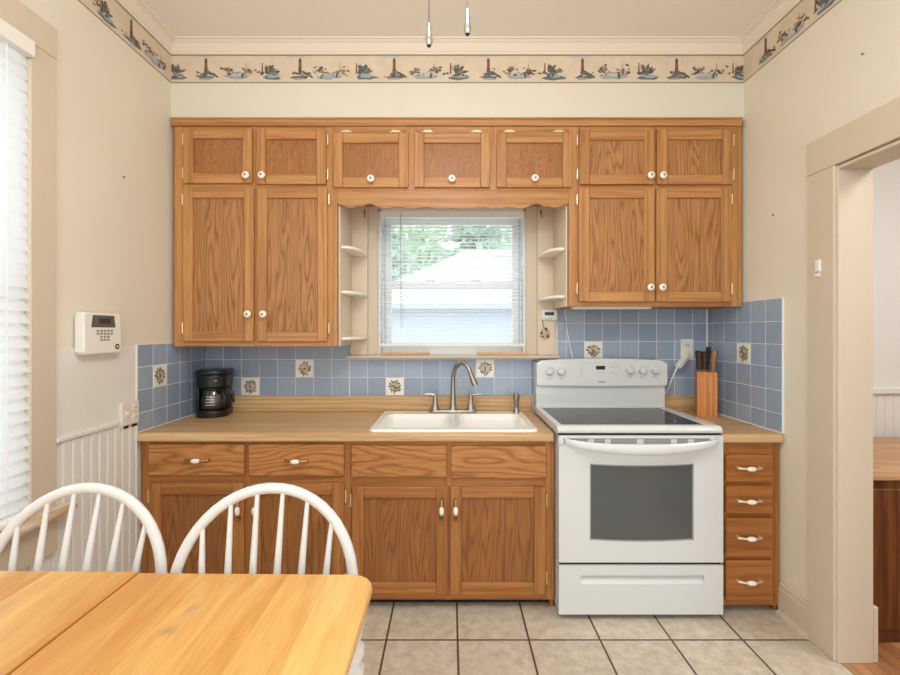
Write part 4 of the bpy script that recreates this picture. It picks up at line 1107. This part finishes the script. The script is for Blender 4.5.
for (px, py, L_, mt, lb, tilt, r) in kn:
    p = RK @ Vector((px, py, 0))
    zb_ = 1.103+(py-ky0)/(ky1-ky0)*0.012+0.0005
    th = thing('kitchen_knife', (p.x, p.y, zb_), lb, 'knife', 'knives in the block')
    rot = Matrix.Translation((p.x, p.y, zb_)) @ Matrix.Rotation(math.radians(tilt), 4, 'Y') @ Matrix.Rotation(math.radians(3), 4, 'X')
    mb = MB(); mb.tube([(0, 0, 0.010), (0, 0, 0.03), (0, 0, L_*0.55), (0, 0, L_*0.85), (0, 0, L_*0.97), (0, 0, L_)], [r*0.85, r*0.95, r, r*1.2, r*1.15, r*0.6], 10)
    build(mb.xf(rot), 'handle', mt, th)
    mb = MB(); mb.box(-r*0.8, r*0.8, -0.005, 0.005, 0.0, 0.0105, 0.001); build(mb.xf(rot), 'bolster', nickel_m, th)
    mb = MB()
    for z in (0.03, 0.065): mb.lathe([(0, -r*1.04), (0.0025, -r*1.04), (0.0025, r*1.04), (0, r*1.04)], (0, 0, z), 'Y', 8)
    build(mb.xf(rot), 'rivet', brass_m, th)

# ================================================================== SMALL WALL THINGS
# outlet by the knife block
def plate_back(px0, px1, py0, py1):
    y = YB-0.0098
    return X(px0, y), X(px1, y), H(py1, y), H(py0, y), y
a, b_, c, d, y = plate_back(680.3, 693.4, 339, 360.2)
ou = thing('wall_outlet', ((a+b_)/2, y, (c+d)/2), 'white duplex wall outlet on blue tile beside the knife block', 'outlet')
mb = MB(); mb.box(a, b_, y-0.006, y, c, d, 0.003); build(mb, 'cover_plate', white_pl, ou)
for zc in (c+(d-c)*0.30, c+(d-c)*0.70):
    mb = MB(); xm = (a+b_)/2
    mb.prism(rrect(xm-0.017, xm+0.017, zc-0.014, zc+0.014, 0.010), 'XZ', y-0.0085, y-0.006, 0)
    mb.box(xm-0.008, xm-0.006, y-0.009, y-0.008, zc-0.004, zc+0.006, 0, 1); mb.box(xm+0.006, xm+0.008, y-0.009, y-0.008, zc-0.004, zc+0.006, 0, 1)
    build(mb, 'socket', [ivory_pl, gap_m], ou)
pg = thing('power_plug', (X(683, 2.67), 2.67, H(362, 2.67)), 'white plug with white cord in the outlet beside the knife block, running behind the range', 'plug')
P0 = Vector((X(688, 2.685), 2.690, H(355, 2.685))); P1 = Vector((X(677.5, 2.655), 2.655, H(367, 2.655)))
dr = (P1-P0)
mb = MB(); L_ = dr.length
rot = dr.to_track_quat('Z', 'Y').to_matrix().to_4x4()
mb.box(-0.017, 0.017, -0.014, 0.014, 0.0, L_, 0.004, seg=2); build(mb.xf(Matrix.Translation(P0) @ rot), 'plug_body', white_pl, pg)
cpts = smooth_curve([tuple(P1), (X(673.5, 2.66), 2.66, H(375, 2.66)), (X(669.5, 2.675), 2.675, H(385, 2.675)), (X(666.5, 2.685), 2.688, H(391.5, 2.685)), (X(664.5, 2.69), 2.672, H(394, 2.69))], 5)
mb = MB(); mb.tube(cpts, 0.0045, 8); build(mb, 'cord', white_pl, pg)
# hanging cord right of the window
cz = smooth_curve([(X(564.5, 2.69), 2.692, zr-0.001), (X(566.2, 2.69), 2.690, H(325, 2.69)), (X(569, 2.69), 2.690, H(342, 2.69)), (X(573, 2.69), 2.690, H(360, 2.69)), (X(576, 2.69), 2.690, H(378, 2.69))], 5)
mb = MB(); mb.tube(cz, 0.0036, 8)
solo(mb, 'white_cable', white_pl, 'thin white cable hanging below the right wall cabinet down behind the range', 'cable')
# under-cabinet light strip
mb = MB(); mb.box(X(570, 2.40)+0.02, X(650, 2.42), 2.40, 2.46, zr-0.010, zr+0.0038, 0.003); mb.box(X(570, 2.40)+0.03, X(650, 2.42)-0.01, 2.405, 2.455, zr-0.012, zr-0.009, 0.001, 1)
solo(mb, 'cabinet_light', [white_pl, ivory_pl], 'slim white light strip under the right wall cabinet', 'light')
# timer + hook ornament on right shelf panel
yt = 2.6815
a, b_, c, d = X(541.5, yt), X(557, yt), H(320.4, yt), H(309.6, yt)
tm = thing('kitchen_timer', ((a+b_)/2, yt, c), 'small silver digital kitchen timer stuck under the right corner shelf', 'timer')
mb = MB(); mb.prism(rrect(a, b_, c, d, 0.014), 'XZ', yt-0.016, yt, bev=0.004); build(mb, 'case', plain('silver_plastic', (226, 225, 220), 0.35), tm)
mb = MB(); w_, h_ = b_-a, d-c; mb.box(a+w_*0.17, a+w_*0.76, yt-0.0168, yt-0.015, c+h_*0.46, c+h_*0.76, 0.0004); build(mb, 'screen', lcd_dark, tm)
mb = MB()
for i in range(3): mb.box(a+0.018+i*0.016, a+0.028+i*0.016, yt-0.0168, yt-0.015, c+0.006, c+0.012, 0.0004)
build(mb, 'button', grey_ink, tm)
mb = MB()
ocx, ocz = X(544.5, yt), H(333.5, yt)
for k in range(11):
    an = 2*PI*k/11+random.uniform(-0.2, 0.2); r = random.uniform(0.018, 0.030)
    mb.ball((ocx+r*math.cos(an), yt-0.006, ocz+r*1.2*math.sin(an)), random.uniform(0.006, 0.0105), 1 if k in (2, 5, 7, 10) else 0, 2, (1, 0.5, 1.0))
mb.ball((ocx, yt-0.007, ocz), 0.017, 0, 2, (1, 0.4, 1.3))
mb.tube([(ocx-0.004, yt-0.003, ocz+0.03), (ocx-0.010, yt-0.003, ocz+0.06), (ocx-0.014, yt-0.003, ocz+0.085)], 0.002, 6, 1)
solo(mb, 'wall_ornament', [plain('tan_clay', (196, 172, 138), 0.6), plain('dark_bronze', (84, 70, 54), 0.5)], 'tan and dark beaded ornament hung on the panel below the kitchen timer', 'ornament')
for px, lb in ((541, 'small dark curtain hook at the top of the right window casing'), (364.5, 'small dark curtain hook at the top of the left window casing')):
    mb = MB(); hx = X(px, 2.675); hz = H(213, 2.675)
    mb.tube([(hx, 2.6815, hz+0.01), (hx, 2.668, hz+0.008), (hx, 2.664, hz-0.005), (hx+0.004, 2.664, hz-0.022), (hx+0.002, 2.668, hz-0.03)], 0.0035, 8); mb.box(hx-0.006, hx+0.006, 2.679, 2.6815, hz-0.004, hz+0.02, 0.001)
    solo(mb, 'curtain_hook', brass_dark, lb, 'hook')
# wood strips on the sill
for a, b_, lb in ((380.8, 429.5, 'flat pale wood strip on the left end of the sink window sill'), (477, 527, 'flat pale wood strip on the right end of the sink window sill')):
    mb = MB(); ys = 2.66
    mb.prism(rrect(X(a, ys), X(b_, ys), ys-0.012, ys+0.022, 0.008), 'XY', 1.1904, 1.2085, bev=0.005)
    solo(mb, 'wood_strip', board_m, lb, 'wood strip')

# blinds -------------------------------------------------------------------
bl = thing('window_blind', ((WX0+WX1)/2, 2.715, 1.19), 'open white mini blind in the window over the sink', 'blind')
bx0, bx1 = X(379.5, 2.70), X(525, 2.70); byc = 2.727
mb = MB(); mb.box(bx0, bx1, byc-0.014, byc+0.014, H(217, 2.70), H(209.6, 2.70), 0.002); build(mb, 'headrail', plain('glare_white_rail', (246, 250, 252), 0.4), bl)  # headrail colour lightened to put in the window glare
mb = MB(); z = H(219.5, 2.70); zend = H(344, 2.70); nsl = 0
while z > zend:
    b = bmesh.new(); R = []
    for s in (-1, 0, 1):
        R.append([b.verts.new((xx, byc+s*0.0125, z+0.0016*(1-abs(s))-s*0.0012)) for xx in (bx0+0.003, bx1-0.003)])
    for i in (0, 1): b.faces.new((R[i][0], R[i][1], R[i+1][1], R[i+1][0]))
    mb._merge(b, 0, True); z -= 0.0222 if nsl > 1 else 0.0105; nsl += 1
build(mb, 'slats', slat_m, bl)
mb = MB(); mb.box(bx0+0.002, bx1-0.002, byc-0.012, byc+0.012, H(346.8, 2.70), H(343.2, 2.70), 0.003); build(mb, 'bottom_rail', white_pl, bl)
for px in (385, 519.5):
    mb = MB()
    for dy in (-0.0135, 0.0135): mb.tube([(X(px, 2.72), byc+dy, H(217, 2.7)), (X(px, 2.72), byc+dy, H(345, 2.7))], 0.0011, 6)
    build(mb, 'ladder_cord', plain('cord_grey', (150, 160, 165), 0.7), bl)
mb = MB(); wx = X(400.5, 2.69); mb.tube([(wx, byc-0.020, H(212, 2.69)), (wx, byc-0.021, H(250, 2.69)), (wx+0.003, byc-0.021, H(328, 2.69))], 0.0028, 8); mb.tube([(wx, byc-0.012, H(213, 2.69)), (wx, byc-0.021, H(213, 2.69))], 0.003, 8)
build(mb, 'tilt_wand', plain('clear_grey_wand', (176, 186, 188), 0.3), bl)

bl = thing('window_blind', (XL-0.03, (LY0+LY1)/2, LZ0), 'nearly closed white slatted blind in the left window', 'blind')
ya, yb = LY0+0.005, LY1-0.004; xbc = XL+0.012
mb = MB(); mb.box(xbc-0.025, xbc+0.030, ya, yb, LZ1-0.058, LZ1-0.003, 0.003); build(mb, 'headrail', white_pl, bl)
mb = MB(); z = LZ1-0.076
while z > LZ0+0.045:
    tl = math.radians(77 if z > 1.50 else 55)
    b = bmesh.new(); R = []
    for s in (-1, -0.33, 0.33, 1):
        for th_ in (0,):
            dx, dz = 0.025*s*math.cos(tl), 0.025*s*math.sin(tl)
            R.append([b.verts.new((xbc-dx, yy_, z+dz+0.001*(1-s*s))) for yy_ in (ya+0.001, yb-0.001)])
    for i in range(3): b.faces.new((R[i][0], R[i][1], R[i+1][1], R[i+1][0]))
    mb._merge(b, 0, False); z -= 0.0425
build(mb, 'slats', slat_thin, bl)
mb = MB(); mb.box(xbc-0.025, xbc+0.025, ya, yb, LZ0+0.004, LZ0+0.024, 0.004); build(mb, 'bottom_rail', white_pl, bl)
for yy_ in (1.0, 1.30, 1.46):
    mb = MB(); mb.tube([(xbc+0.026, yy_, LZ1-0.07), (xbc+0.027, yy_, LZ0+0.02)], 0.0014, 6); build(mb, 'ladder_cord', white_pl, bl)

# alarm keypad on left wall
kp = thing('alarm_keypad', (XL, 1.86, 1.24), 'white alarm keypad with a grey screen on the left wall above the wainscot', 'keypad')
kx1_ = -1.445; ky0_, ky1_, kz0, kz1 = 1.757, 1.962, 1.240, 1.410
mb = MB(); mb.prism([(ky0_+0.012, kz0), (ky1_-0.012, kz0), (ky1_, kz0+0.012), (ky1_-0.004, kz1-0.012), (ky1_-0.016, kz1), (ky0_+0.012, kz1), (ky0_, kz1-0.012), (ky0_, kz0+0.012)], 'YZ', XL+0.0065, kx1_, bev=0.006)
build(mb, 'housing', white_pl, kp)
mb = MB(); mb.prism([(1.792, 1.350), (1.921, 1.350), (1.914, 1.400), (1.800, 1.400)], 'YZ', kx1_-0.001, kx1_+0.0008); mb.box(kx1_, kx1_+0.0012, 1.832, 1.895, 1.366, 1.386, 0.0002, 1); build(mb, 'screen', [lcd_m, plain('dark_grey_display', (60, 60, 56), 0.2)], kp)
for r in range(4):
    for c_ in range(5):
        if r >= 2 and c_ in (0, 4): continue
        mb = MB(); yy_ = 1.826+c_*0.0185; zz = 1.336-r*0.0125
        mb.box(kx1_-0.001, kx1_+0.002, yy_-0.0065, yy_+0.0065, zz-0.0042, zz+0.0042, 0.001); build(mb, 'key', plain('grey_key', (150, 144, 134), 0.5) if (r, c_) == (0, 0) else bpy.data.materials['grey_key'], kp)
mb = MB(); mb.lathe([(0, 0), (0.012, 0), (0.012, 0.0012), (0, 0.0012)], (kx1_-0.0002, 1.932, 1.268), 'X', 24, 0); mb.lathe([(0, 0), (0.005, 0), (0.005, 0.0018), (0, 0.0018)], (kx1_-0.0002, 1.932, 1.268), 'X', 16, 1)
build(mb, 'emblem', [blackm, white_pl], kp)
# switch and outlet plate
sp = thing('switch_plate', (XL, 2.047, 0.958), 'ivory switch and outlet plate on the left wall beside the blue tile', 'switch plate')
mb = MB(); mb.box(XL+0.0062, XL+0.0235, 1.992, 2.103, 0.905, 1.010, 0.003); build(mb, 'cover_plate', ivory_pl, sp)
mb = MB(); mb.box(XL+0.023, XL+0.026, 2.012, 2.028, 0.942, 0.974, 0.001); mb.box(XL+0.0255, XL+0.034, 2.017, 2.023, 0.955, 0.966, 0.001); build(mb, 'toggle_switch', ivory_pl, sp)
for zc in (0.935, 0.979):
    mb = MB(); mb.lathe([(0, 0), (0.017, 0), (0.017, 0.0025), (0.015, 0.003), (0, 0.003)], (XL+0.0233, 2.073, zc), 'X', 20, 0)
    mb.box(XL+0.026, XL+0.0268, 2.065, 2.067, zc-0.003, zc+0.005, 0, 1); mb.box(XL+0.026, XL+0.0268, 2.079, 2.081, zc-0.003, zc+0.005, 0, 1); build(mb, 'socket', [ivory_pl, gap_m], sp)
# door contact on casing
xd_ = XR-0.0222
mb = MB(); mb.box(xd_-0.012, xd_, 1.852, 1.876, 1.582, 1.634, 0.003, 0); mb.box(xd_-0.006, xd_, 1.858, 1.886, 1.562, 1.580, 0.002, 1)
solo(mb, 'door_contact', [white_pl, ivory_pl], 'small white plastic contact on the door casing', 'sensor')
# nails
for (wall, px, py, lb) in (('r', 864, 54, 'dark nail in the right wall high above the door casing'), ('r', 774, 215, 'pale nail in the right wall beside the right wall cabinet'), ('l', 122.7, 177, 'dark nail in the left wall beside the left wall cabinet')):
    xw = XR if wall == 'r' else XL; s = -1 if wall == 'r' else 1
    y = abs(xw)*F/abs(px-CX); z = H(py, y)
    mb = MB(); mb.lathe([(0, -s*0.003), (0.002, -s*0.003), (0.002, s*0.006), (0.005, s*0.007), (0.004, s*0.009), (0, s*0.009)], (xw, y, z), 'X', 10)
    solo(mb, 'nail', brass_dark, lb, 'nail')

# ================================================================== TABLE
TX1, TYF, TZ = -0.179, 1.075, 0.75
tb = thing('dining_table', (-0.8, 0.65, 0), 'honey wood dining table with white turned legs in front of the two white chairs', 'table')
mb = MB()
def outline(x0, x1, y0, y1, r, which):
    out = []
    for cx, cy, a0, nm in ((x1-r, y1-r, 0, 'tr'), (x0+r, y1-r, PI/2, 'tl'), (x0+r, y0+r, PI, 'bl'), (x1-r, y0+r, 1.5*PI, 'br')):
        if nm in which:
            for k in range(9):
                a = a0+PI/2*k/8; out.append((cx+r*math.cos(a), cy+r*math.sin(a)))
        else:
            out.append({'tr': (x1, y1), 'tl': (x0, y1), 'bl': (x0, y0), 'br': (x1, y0)}[nm])
    return out
xs = -0.757
tp = outline(xs+0.0012, TX1, 0.22, TYF, 0.055, ('tr', 'br'))
tilt = lambda P: [(u, v+(0.014*(-0.2-u) if v > 0.6 else 0)) for u, v in P]
mb.prism(tilt(tp), 'XY', TZ-0.028, TZ, bev=0.009, smooth=False); build(mb, 'tabletop', table_m, tb)
mb = MB(); tp = outline(-1.385, xs-0.0012, 0.22, TYF, 0.055, ('tl', 'bl'))
mb.prism(tilt(tp), 'XY', TZ-0.028, TZ, bev=0.003); build(mb, 'table_leaf', table_m, tb)
mb = MB()
mb.box(-1.30, -0.27, 0.955, 0.975, TZ-0.11, TZ-0.0285, 0.002); mb.box(-1.30, -0.27, 0.32, 0.34, TZ-0.11, TZ-0.0285, 0.002); mb.box(-1.335, -1.315, 0.36, 0.94, TZ-0.11, TZ-0.0285, 0.002); mb.box(-0.255, -0.235, 0.36, 0.94, TZ-0.11, TZ-0.0285, 0.002)
build(mb, 'apron', leg_m, tb)
for lx in (-1.33, -0.220):
    for ly in (0.33, 0.965):
        mb = MB(); mb.box(lx-0.031, lx+0.031, ly-0.031, ly+0.031, 0.685, TZ-0.0285, 0.003)
        mb.lathe([(0.018, 0.0004), (0.022, 0.03), (0.026, 0.20), (0.033, 0.40), (0.035, 0.47), (0.030, 0.54), (0.025, 0.575), (0.025, 0.585), (0.033, 0.592), (0.033, 0.604), (0.025, 0.612), (0.025, 0.622), (0.034, 0.632), (0.034, 0.648), (0.026, 0.658), (0.026, 0.668), (0.030, 0.676), (0.030, 0.686)], (lx, ly, 0), n=20)
        build(mb, 'leg', leg_m, tb)

# ================================================================== CHAIRS
def make_chair(label):
    c = thing('windsor_chair', (0, 0, 0), label, 'chair', 'white spindle back chairs at the table')
    mb = MB(); pl = [(math.copysign(abs(math.cos(a))**0.7, math.cos(a))*0.186*(1.0 if math.sin(a) < 0 else 0.98), math.copysign(abs(math.sin(a))**0.7, math.sin(a))*0.205) for a in [2*PI*k/40 for k in range(40)]]
    mb.prism(pl, 'XY', 0.425, 0.456, bev=0.010); build(mb, 'seat', chair_m, c)
    def by(z): return 0.165+(z-0.45)*0.24
    hw, zs, ht = 0.221, 0.68, 0.238
    pts = [(-0.168, by(0.44), 0.44), (-0.194, by(0.52), 0.52), (-0.212, by(0.60), 0.60)]
    for k in range(25):
        a = PI-PI*k/24; z = zs+ht*math.sin(a); pts.append((hw*math.cos(a), by(z), z))
    pts += [(0.212, by(0.60), 0.60), (0.194, by(0.52), 0.52), (0.168, by(0.44), 0.44)]
    mb = MB(); mb.tube(pts, 0.0138, 12, flat=0.8); build(mb, 'back_bow', chair_m, c)
    for i in range(6):
        q = i-2.5
        xb_, xm_, xt_ = q*0.053, q*0.0588, q*0.0650
        zt_ = zs+ht*math.sqrt(max(0.01, 1-(xt_/hw)**2))-0.004
        pts = []
        rr = []
        for t_, r in ((0, 0.0078), (0.2, 0.0095), (0.45, 0.0104), (0.7, 0.0084), (1, 0.0055)):
            z = 0.452+(zt_-0.452)*t_; xx = xb_+(xt_-xb_)*t_
            pts.append((xx, by(z)-0.001, z)); rr.append(r)
        mb = MB(); mb.tube(pts, rr, 10); build(mb, 'spindle', chair_m, c)
    for sx in (-1, 1):
        for sy in (-1, 1):
            p0 = Vector((sx*0.14, sy*0.135, 0.426)); p1 = Vector((sx*0.195, sy*0.20, 0.0))
            prof = [(0, 0.013), (0.12, 0.017), (0.25, 0.021), (0.38, 0.016), (0.42, 0.021), (0.46, 0.016), (0.6, 0.021), (0.85, 0.015), (1.0, 0.012)]
            mb = MB(); mb.tube([p0+(p1-p0)*t_ for t_, r in prof], [r for t_, r in prof], 12); build(mb, 'leg', chair_m, c)
    def lp(sx, sy, z):
        t_ = (0.426-z)/0.426; return Vector((sx*(0.14+0.055*t_), sy*(0.135+0.065*t_), z))
    for sx in (-1, 1):
        mb = MB(); mb.tube([lp(sx, -1, 0.18), (lp(sx, -1, 0.18)+lp(sx, 1, 0.18))/2, lp(sx, 1, 0.18)], [0.008, 0.012, 0.008], 10); build(mb, 'stretcher', chair_m, c)
    m0 = (lp(-1, -1, 0.18)+lp(-1, 1, 0.18))/2; m1 = (lp(1, -1, 0.18)+lp(1, 1, 0.18))/2
    mb = MB(); mb.tube([m0, (m0+m1)/2, m1], [0.008, 0.012, 0.008], 10); build(mb, 'stretcher', chair_m, c)
    return c
ch = make_chair('white spindle-back chair nearer the sink, tucked behind the middle of the table')
ch2 = ch.copy(); COL.objects.link(ch2)
for k in list(ch.children):
    q = k.copy(); q.parent = ch2; q.matrix_parent_inverse = k.matrix_parent_inverse.copy(); COL.objects.link(q)
ch.location = (-0.4475, 0.906, 0); ch.rotation_euler = (0, 0, math.radians(6))
ch2.location = (-0.9515, 0.906, 0); ch2.rotation_euler = (0, 0, math.radians(2))
ch2['label'] = 'white spindle-back chair nearer the left window, tucked behind the table'

# ================================================================== PULL CHAINS
for (px, py0, py1, lb) in ((429, 24, 47, 'left hanging pull chain, the lower of the two, with a silver teardrop pull'), (467.5, 9.5, 35.5, 'right hanging pull chain, the higher of the two, with a silver teardrop pull')):
    yc = 0.9; xx = X(px, yc); z0, z1 = H(py1, yc), H(py0, yc)
    th = thing('pull_chain', (xx, yc, z0), lb, 'pull chain', 'pull chains')
    mb = MB(); h = z1-z0
    mb.lathe([(0, 0), (0.0032, 0.0003), (0.0048, 0.003)], (xx, yc, z0), n=16, mat=1)
    mb.lathe([(0.0048, 0.003), (0.0072, 0.010), (0.0076, 0.016), (0.0058, 0.026), (0.0042, h*0.8), (0.0035, h), (0, h+0.0005)], (xx, yc, z0), n=16, mat=0)
    build(mb, 'pendant', [chrome_m, blackm], th)
    mb = MB(); z = z1+0.003
    mb.tube([(xx, yc, z1), (xx, yc, ZC)], 0.0006, 5)
    while z < ZC-0.002:
        mb.ball((xx, yc, z), 0.0019, 0, 1); z += 0.0058
    build(mb, 'bead_chain', plain('grey_bead_chain', (120, 116, 108), 0.35, metal=0.8) if 'grey_bead_chain' not in bpy.data.materials else bpy.data.materials['grey_bead_chain'], th)

# ================================================================== HALL CHEST
hc = thing('wooden_chest', (2.5, 2.23, 0), 'waist-high wooden chest with a pale plank top in the next room', 'chest')
hx0_, hx1_, hy0_, hy1_, hz_ = 1.745, 3.2, 1.905, 2.575, 0.72
mb = MB(); mb.box(hx0_-0.005, hx1_+0.015, hy0_-0.015, hy1_, hz_-0.022, hz_, 0.004); build(mb, 'top', hall_top_m, hc)
mb = MB(); mb.box(hx0_+0.01, hx1_, hy0_, hy1_, 0.0006, hz_-0.0225, 0.003); build(mb, 'body', hall_front_m, hc)
mb = MB(); mb.box(hx0_+0.03, hx1_-0.03, hy0_-0.006, hy0_+0.001, 0.06, hz_-0.06, 0.003); build(mb, 'front_panel', hall_front_m, hc)

# ================================================================== OUTSIDE
mb = MB(); mb.box(-40, 40, YB+0.17, 60, -0.7, -0.6)
struct(mb, 'ground_yard', ground_m)
mb = MB(); mb.box(-40, XL-0.15, -30, YB+0.17, -0.7, -0.6); struct(mb, 'ground_side', ground_m)
hs = thing('neighbour_house', (2, 12, -0.6), 'low white house with a pale hipped roof seen through the sink window', 'house')
ze, zrg = 1.88, 3.55
mb = MB(); mb.box(-1.9, 8, 9.3, 14.7, -0.6, ze); build(mb, 'wall', house_m, hs)
b = bmesh.new()
V = [b.verts.new(p) for p in ((-2.2, 9, ze), (8.3, 9, ze), (8.3, 15, ze), (-2.2, 15, ze), (0.54, 12, zrg), (5.6, 12, zrg))]
for f in ((0, 1, 5, 4), (1, 2, 5), (2, 3, 4, 5), (3, 0, 4), (3, 2, 1, 0)): b.faces.new([V[i] for i in f])
mb = MB(); mb._merge(b); mb.box(-2.2, 8.3, 8.98, 9.0, ze-0.10, ze+0.01, 0, 1); build(mb, 'roof', [roof_m, plain('grey_gutter', (180, 186, 192), 0.5)], hs)
mb = MB(); mb.box(1.75, 2.4, 9.27, 9.3, 0.3, ze-0.25, 0.01); build(mb, 'window', vinyl_m, hs)
def tree(x, y, h, r, mi, lb):
    t_ = thing('leafy_tree', (x, y, -0.6), lb, 'tree', 'trees beyond the white house')
    mb = MB(); mb.tube([(x, y, -0.6), (x+0.05, y, h*0.4), (x-0.05, y, h*0.8)], [0.22, 0.15, 0.06], 10); build(mb, 'trunk', bark_m, t_)
    bm = bmesh.new()
    for i in range(1500):
        u = random.random()**0.4; th_ = random.uniform(0, 2*PI); ph = math.acos(random.uniform(-1, 1))
        lob = 1+0.22*math.sin(3*th_+x)+0.15*math.sin(5*ph)
        p = Vector((x+r*u*lob*math.sin(ph)*math.cos(th_), y+r*0.8*u*lob*math.sin(ph)*math.sin(th_), h*0.58+h*0.42*u*lob*math.cos(ph)))
        a = Vector((random.gauss(0, 1), random.gauss(0, 1), random.gauss(0, 1))).normalized(); c = a.orthogonal().normalized(); d = a.cross(c)
        s = random.uniform(0.12, 0.26)
        f = bm.faces.new([bm.verts.new(p+c*s), bm.verts.new(p+d*s*0.7), bm.verts.new(p-c*s), bm.verts.new(p-d*s*0.7)])
        f.material_index = 0
    mb = MB(); mb._merge(bm); build(mb, 'crown', leaves[mi], t_)
tree(-3.0, 17.5, 6.4, 1.4, 1, 'leftmost tree beyond the white house, dense mid green')
tree(-1.3, 22.0, 8.0, 1.7, 0, 'second tree from the left beyond the white house, light green')
tree(1.0, 17.5, 6.9, 1.4, 1, 'third tree from the left beyond the white house, mid green')
tree(3.6, 22.0, 7.8, 1.7, 2, 'rightmost tree beyond the white house, yellow green')

# ================================================================== LIGHT, WORLD, CAMERA
wd = bpy.data.worlds.new('daylight'); SC.world = wd; wd.use_nodes = True
nt = wd.node_tree; bg = nt.nodes['Background']
sky = nt.nodes.new('ShaderNodeTexSky'); sky.sky_type = 'PREETHAM' if False else 'HOSEK_WILKIE'
sky.sun_direction = (0.3, 0.5, 0.8); sky.turbidity = 6; sky.ground_albedo = 0.5
mxw = nt.nodes.new('ShaderNodeMix'); mxw.data_type = 'RGBA'; mxw.inputs['Factor'].default_value = 0.05
mxw.inputs['A'].default_value = (0.97, 0.985, 1.0, 1)
nt.links.new(sky.outputs[0], mxw.inputs['B']); nt.links.new(mxw.outputs['Result'], bg.inputs['Color'])
bg.inputs['Strength'].default_value = 3.0
def area(name, loc, rot, sx, sy, power, col=(1, 1, 1)):
    l = bpy.data.lights.new(name, 'AREA'); l.shape = 'RECTANGLE'; l.size = sx; l.size_y = sy; l.energy = power; l.color = col
    o = bpy.data.objects.new(name, l); COL.objects.link(o); o.location = loc; o.rotation_euler = rot; return o
area('ceiling_fill', (0.05, 0.85, 2.72), (0, 0, 0), 0.6, 0.6, 11, (0.985, 0.99, 1.0))  # unseen area light added as overhead fill beside the fan lamp
pl_ = bpy.data.lights.new('fan_lamp', 'POINT'); pl_.energy = 34; pl_.shadow_soft_size = 0.14; pl_.color = (0.985, 0.99, 1.0)
po = bpy.data.objects.new('fan_lamp', pl_); COL.objects.link(po); po.location = (0.0, 0.62, 2.40)
area('hall_fill', (2.6, 1.0, 2.70), (0, 0, 0), 0.8, 0.8, 42, (1.0, 0.99, 0.97))  # added light with no visible fixture, brightens the dark hall

cam = bpy.data.cameras.new('camera'); co = bpy.data.objects.new('camera', cam); COL.objects.link(co)
co.location = (0, 0, EYE); co.rotation_euler = (PI/2, 0, 0)
cam.sensor_width = 36.0; cam.sensor_fit = 'HORIZONTAL'; cam.lens = F/900*36.0
cam.shift_y = -6.5/900; cam.clip_start = 0.02
SC.camera = co
SC.view_settings.view_transform = 'Standard'; SC.view_settings.look = 'None'
SC.view_settings.exposure = -0.30; SC.view_settings.gamma = 1.0
SC.view_settings.use_curve_mapping = False
SC.cycles.max_bounces = 10; SC.cycles.diffuse_bounces = 6; SC.cycles.transparent_max_bounces = 16
SC.cycles.use_denoising = True
SC.cycles.sample_clamp_indirect = 6.0
